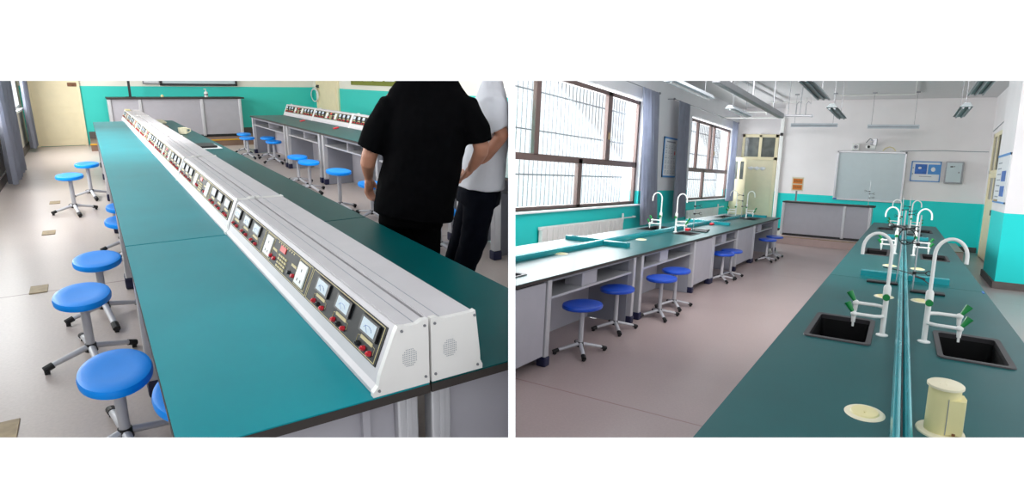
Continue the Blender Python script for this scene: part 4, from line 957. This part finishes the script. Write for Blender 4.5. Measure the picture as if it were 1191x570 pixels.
# ------------------------------------------------------------------ the two people standing behind the near bench
def bake(o, voxel, smooth=4, wrinkle=0.0, wscale=.12):
    r = o.modifiers.new('r', 'REMESH'); r.mode = 'VOXEL'; r.voxel_size = voxel; r.use_smooth_shade = True
    s_ = o.modifiers.new('s', 'SMOOTH'); s_.iterations = smooth; s_.factor = .5
    if wrinkle:
        tx = bpy.data.textures.new('folds', 'CLOUDS'); tx.noise_scale = wscale; d = o.modifiers.new('d', 'DISPLACE'); d.texture = tx; d.strength = wrinkle; d.mid_level = .5
    bpy.context.view_layer.update()
    me = bpy.data.meshes.new_from_object(o.evaluated_get(bpy.context.evaluated_depsgraph_get()))
    o.modifiers.clear(); mt = o.data.materials[0]; o.data = me
    if not me.materials: me.materials.append(mt)
    for p in me.polygons: p.use_smooth = True
    return o
def limb(mb, pts, seg=16):
    mb.loft(pts, seg)
    for p, r in (pts[0], pts[-1]):
        r_ = r if isinstance(r, (int, float)) else min(r); mb.ball(p, r_ * .98, 8, 12)
def hand(mb, wrist, palm_dir, out_dir, curl_dir, sc=1.0, curl=.5):
    """palm, four unequal bent fingers and a thumb leaving the side of the palm"""
    w = Vector(wrist); d = Vector(palm_dir).normalized(); o_ = Vector(out_dir); o_ = (o_ - d * o_.dot(d)).normalized(); c = Vector(curl_dir); c = (c - d * c.dot(d) - o_ * c.dot(o_)).normalized()
    for k, (off, L) in enumerate(((-.027, .060), (-.009, .072), (.009, .076), (.027, .068))):
        b = w + d * .035 * sc + o_ * off * sc * .8; k1 = w + d * .088 * sc + o_ * off * sc
        limb(mb, [(b, .012 * sc), (k1, .0105 * sc)], 10)
        p1 = k1 + (d * math.cos(curl) + c * math.sin(curl)) * L * .45 * sc; p2 = p1 + (d * math.cos(curl * 1.9) + c * math.sin(curl * 1.9)) * L * .33 * sc; p3 = p2 + (d * math.cos(curl * 2.5) + c * math.sin(curl * 2.5)) * L * .25 * sc
        limb(mb, [(k1, .0098 * sc), (p1, .0088 * sc), (p2, .008 * sc), (p3, .0068 * sc)], 10)
    limb(mb, [(w - d * .012, .021 * sc), (w + d * .03 * sc, (.026 * sc, .018 * sc)), (w + d * .07 * sc, .017 * sc)], 12)
    for off in (-.016, 0, .016): limb(mb, [(w + d * .01, .017 * sc), (w + d * .078 * sc + o_ * off * sc * 1.2, .0125 * sc)], 10)
    t0 = w + d * .022 * sc + o_ * .018 * sc; t1 = t0 + (d * .7 + o_ * .6 + c * .3).normalized() * .036 * sc; t2 = t1 + (d * .9 + o_ * .15 + c * .4).normalized() * .032 * sc; t3 = t2 + (d + c * .4).normalized() * .022 * sc
    limb(mb, [(t0, .013 * sc), (t1, .011 * sc), (t2, .0095 * sc), (t3, .0078 * sc)], 10)
def head(mb, c, fwd, k=1.0):
    """head on its neck: skull, jaw, nose, lips, brow and ears, looking along fwd"""
    c = Vector(c); f_ = Vector(fwd).normalized(); s_ = Vector((f_.y, -f_.x, 0)); R_ = Matrix((s_, f_, Vector((0, 0, 1)))).transposed().to_4x4()
    def b(p, r):
        t = bmesh.new(); bmesh.ops.create_uvsphere(t, u_segments=20, v_segments=14, radius=1); mb._merge(t, Matrix.Translation(c) @ R_ @ Matrix.Translation(Vector(p) * k) @ Matrix.Diagonal((r[0] * k, r[1] * k, r[2] * k, 1)))
    b((0, -.012, .035), (.076, .094, .088)); b((0, .03, -.03), (.058, .062, .078)); b((0, .058, -.075), (.03, .028, .026))
    b((0, .098, -.005), (.011, .016, .024)); b((0, .094, .02), (.045, .012, .010)); b((0, .088, -.045), (.024, .012, .006)); b((0, .086, -.056), (.02, .012, .006))
    for s in (-1, 1): b((s * .077, -.004, -.002), (.010, .020, .032)); b((s * .030, .078, .006), (.014, .010, .008))
def person(label, base, body, shirt, trousers, shoes, hd, fwd, mshirt, mtrousers):
    ROT = math.atan2(-.558, .83)
    mb = MB(); body(mb); head(mb, hd, fwd); root = bake(mb.out('person', M['skin'], None, (0, 0, 0)), .006, 3)
    root.matrix_world = PHYS @ Matrix.Translation((base[0], base[1], 0)) @ Matrix.Rotation(ROT, 4, 'Z')
    tag(root, label, 'person')
    m = MB(); shirt(m); o = m.out('shirt', mshirt, root); bake(o, .009, 4, .022, .14)
    m = MB(); trousers(m); o = m.out('trousers', mtrousers, root); bake(o, .009, 4, .018, .10)
    h = Vector(hd); f_ = Vector(fwd).normalized(); m = MB(); m.ball(h + Vector((0, 0, .05)) - f_ * .022, (.086, .092, .086), 14, 20); m.ball(h + Vector((0, 0, .0)) - f_ * .055, (.074, .066, .085), 14, 20); o = m.out('hair', M['hair'], root); bake(o, .008, 3, .012, .03)
    for p, d in shoes:
        d = Vector(d).normalized(); p = Vector(p); m = MB(); limb(m, [(p - d * .07 + Vector((0, 0, .045)), .042), (p + d * .05 + Vector((0, 0, .04)), (.036, .044)), (p + d * .16 + Vector((0, 0, .032)), (.026, .040))], 14)
        m.box(p.x - .03, p.x + .03, p.y - .03, p.y + .03, 0, .03); o = m.out('shoe', M['shoe'], root); bake(o, .008, 3)
    return root
V3 = lambda x, y, z: (x, y, z)
# person in black, seen from behind
def body_b(m):
    limb(m, [(V3(-.08, .0, .86), (.14, .10)), (V3(-.02, 0, 1.05), (.14, .095)), (V3(.01, 0, 1.28), (.17, .105)), (V3(.025, 0, 1.40), (.16, .085)), (V3(.03, 0, 1.49), (.09, .06)), (V3(.04, .01, 1.66), (.055, .056))])
    for s, hip, knee, ank in ((-1, (-.16, 0, .82), (-.18, .02, .48), (-.21, 0, .09)), (1, (-.02, 0, .82), (-.01, .02, .48), (.01, 0, .09))): limb(m, [(hip, .072), (knee, .058), (ank, .042)])
    limb(m, [(V3(-.15, 0, 1.435), .06), (V3(-.235, -.01, 1.33), .052), (V3(-.305, -.03, 1.135), .044), (V3(-.318, -.02, 1.09), .042), (V3(-.328, .02, 1.045), .033), (V3(-.333, .05, 1.01), .027)])
    hand(m, (-.334, .055, 1.005), (-.06, .12, -1), (.35, .8, 0), (.9, -.3, 0), 1.0, .5)
    limb(m, [(V3(.19, 0, 1.41), .05), (V3(.27, .0, 1.33), .050), (V3(.318, .0, 1.19), .046), (V3(.315, .01, 1.16), .043), (V3(.29, .05, 1.11), .036), (V3(.262, .08, 1.068), .029)])
    hand(m, (.258, .085, 1.062), (-.5, .4, -.7), (.3, .6, .1), (-.4, .6, 0), 1.0, .6)
def shirt_b(m):
    m.loft([(V3(-.075, 0, .785), (.228, .145)), (V3(-.06, 0, .90), (.226, .145)), (V3(-.025, 0, 1.03), (.222, .14)), (V3(.0, 0, 1.18), (.226, .142)), (V3(.02, 0, 1.32), (.235, .14)), (V3(.03, 0, 1.41), (.240, .125)), (V3(.034, 0, 1.465), (.225, .105)), (V3(.046, 0, 1.52), (.185, .088)), (V3(.050, 0, 1.56), (.135, .075)), (V3(.046, .0, 1.60), (.075, .068))], 32)
    m.loft([(V3(-.10, 0, 1.41), .072), (V3(-.18, -.003, 1.385), .084), (V3(-.262, -.015, 1.26), .083), (V3(-.305, -.025, 1.165), .076)], 24)
    m.loft([(V3(.15, 0, 1.42), .072), (V3(.235, 0, 1.39), .084), (V3(.293, 0, 1.28), .078), (V3(.308, 0, 1.215), .070)], 24)
def trous_b(m):
    m.loft([(V3(-.07, 0, .96), (.17, .12)), (V3(-.085, 0, .82), (.185, .135)), (V3(-.09, 0, .74), (.185, .13))], 24)
    m.loft([(V3(-.165, 0, .82), .10), (V3(-.185, .01, .50), .082), (V3(-.21, 0, .07), .068)], 20); m.loft([(V3(-.01, 0, .82), .10), (V3(-.01, .02, .50), .082), (V3(.01, 0, .07), .068)], 20)
person('person seen from behind in a black short sleeved shirt and black trousers', (1.545, 3.17), body_b, shirt_b, trous_b, (((-.21, 0, 0), (-.2, 1, 0)), ((.01, 0, 0), (.15, 1, 0))), (.04, .02, 1.745), (0, 1, 0), M['shirtb'], M['trob'])
# person in white, turned to the right, hands behind the back
def body_w(m):
    limb(m, [(V3(-.13, 0, .90), (.10, .15)), (V3(-.10, 0, 1.08), (.095, .14)), (V3(-.06, 0, 1.28), (.105, .17)), (V3(-.05, 0, 1.40), (.09, .17)), (V3(-.045, 0, 1.49), (.06, .09)), (V3(-.035, 0, 1.62), (.05, .052))])
    for hip, knee, ank in (((-.14, -.08, .88), (-.17, -.09, .50), (-.34, -.09, .10)), ((-.14, .08, .88), (-.24, .09, .48), (-.40, .09, .09))): limb(m, [(hip, .085), (knee, .058), (ank, .042)])
    limb(m, [(V3(-.05, -.165, 1.43), .058), (V3(-.01, -.215, 1.33), .048), (V3(.022, -.215, 1.235), .042), (V3(.012, -.205, 1.215), .040), (V3(-.07, -.185, 1.11), .036), (V3(-.15, -.155, 1.01), .027)])
    hand(m, (-.155, -.15, 1.005), (-.75, .25, -.6), (.2, -.2, .8), (.2, .8, -.3), .98, .35)
    limb(m, [(V3(-.05, .165, 1.43), .058), (V3(-.05, .215, 1.30), .048), (V3(-.07, .205, 1.18), .041), (V3(-.13, .09, 1.07), .035), (V3(-.19, .0, .985), .027)])
    hand(m, (-.195, -.01, .98), (-.3, -.9, -.3), (-.2, 0, .9), (.5, .2, -.4), .98, .5)
def shirt_w(m):
    m.loft([(V3(-.115, 0, .885), (.158, .20)), (V3(-.105, 0, 1.0), (.152, .195)), (V3(-.085, 0, 1.14), (.145, .20)), (V3(-.065, 0, 1.29), (.138, .215)), (V3(-.05, 0, 1.40), (.115, .21)), (V3(-.045, 0, 1.475), (.09, .16)), (V3(-.04, 0, 1.53), (.068, .09)), (V3(-.038, 0, 1.555), (.060, .068))], 32)
    m.loft([(V3(-.05, -.11, 1.43), .085), (V3(-.04, -.175, 1.40), .092), (V3(-.02, -.215, 1.31), .078), (V3(-.0, -.215, 1.265), .068)], 24)
    m.loft([(V3(-.05, .11, 1.43), .085), (V3(-.045, .18, 1.38), .090), (V3(-.05, .215, 1.24), .062)], 24)
def trous_w(m):
    m.loft([(V3(-.11, 0, .99), (.11, .16)), (V3(-.125, 0, .86), (.145, .185)), (V3(-.135, 0, .78), (.145, .18))], 24)
    m.loft([(V3(-.12, -.085, .84), .105), (V3(-.15, -.09, .56), .088), (V3(-.22, -.09, .36), .074), (V3(-.34, -.09, .08), .062)], 20)
    m.loft([(V3(-.15, .085, .84), .105), (V3(-.235, .09, .54), .085), (V3(-.30, .09, .34), .072), (V3(-.40, .09, .08), .062)], 20)
person('person in a white shirt and dark navy trousers, hands behind the back', (2.148, 3.340), body_w, shirt_w, trous_w, (((-.34, -.09, 0), (1, -.1, 0)), ((-.40, .09, 0), (1, .1, 0))), (-.05, .0, 1.70), (.92, .35, 0), M['shirtw'], M['tron'])
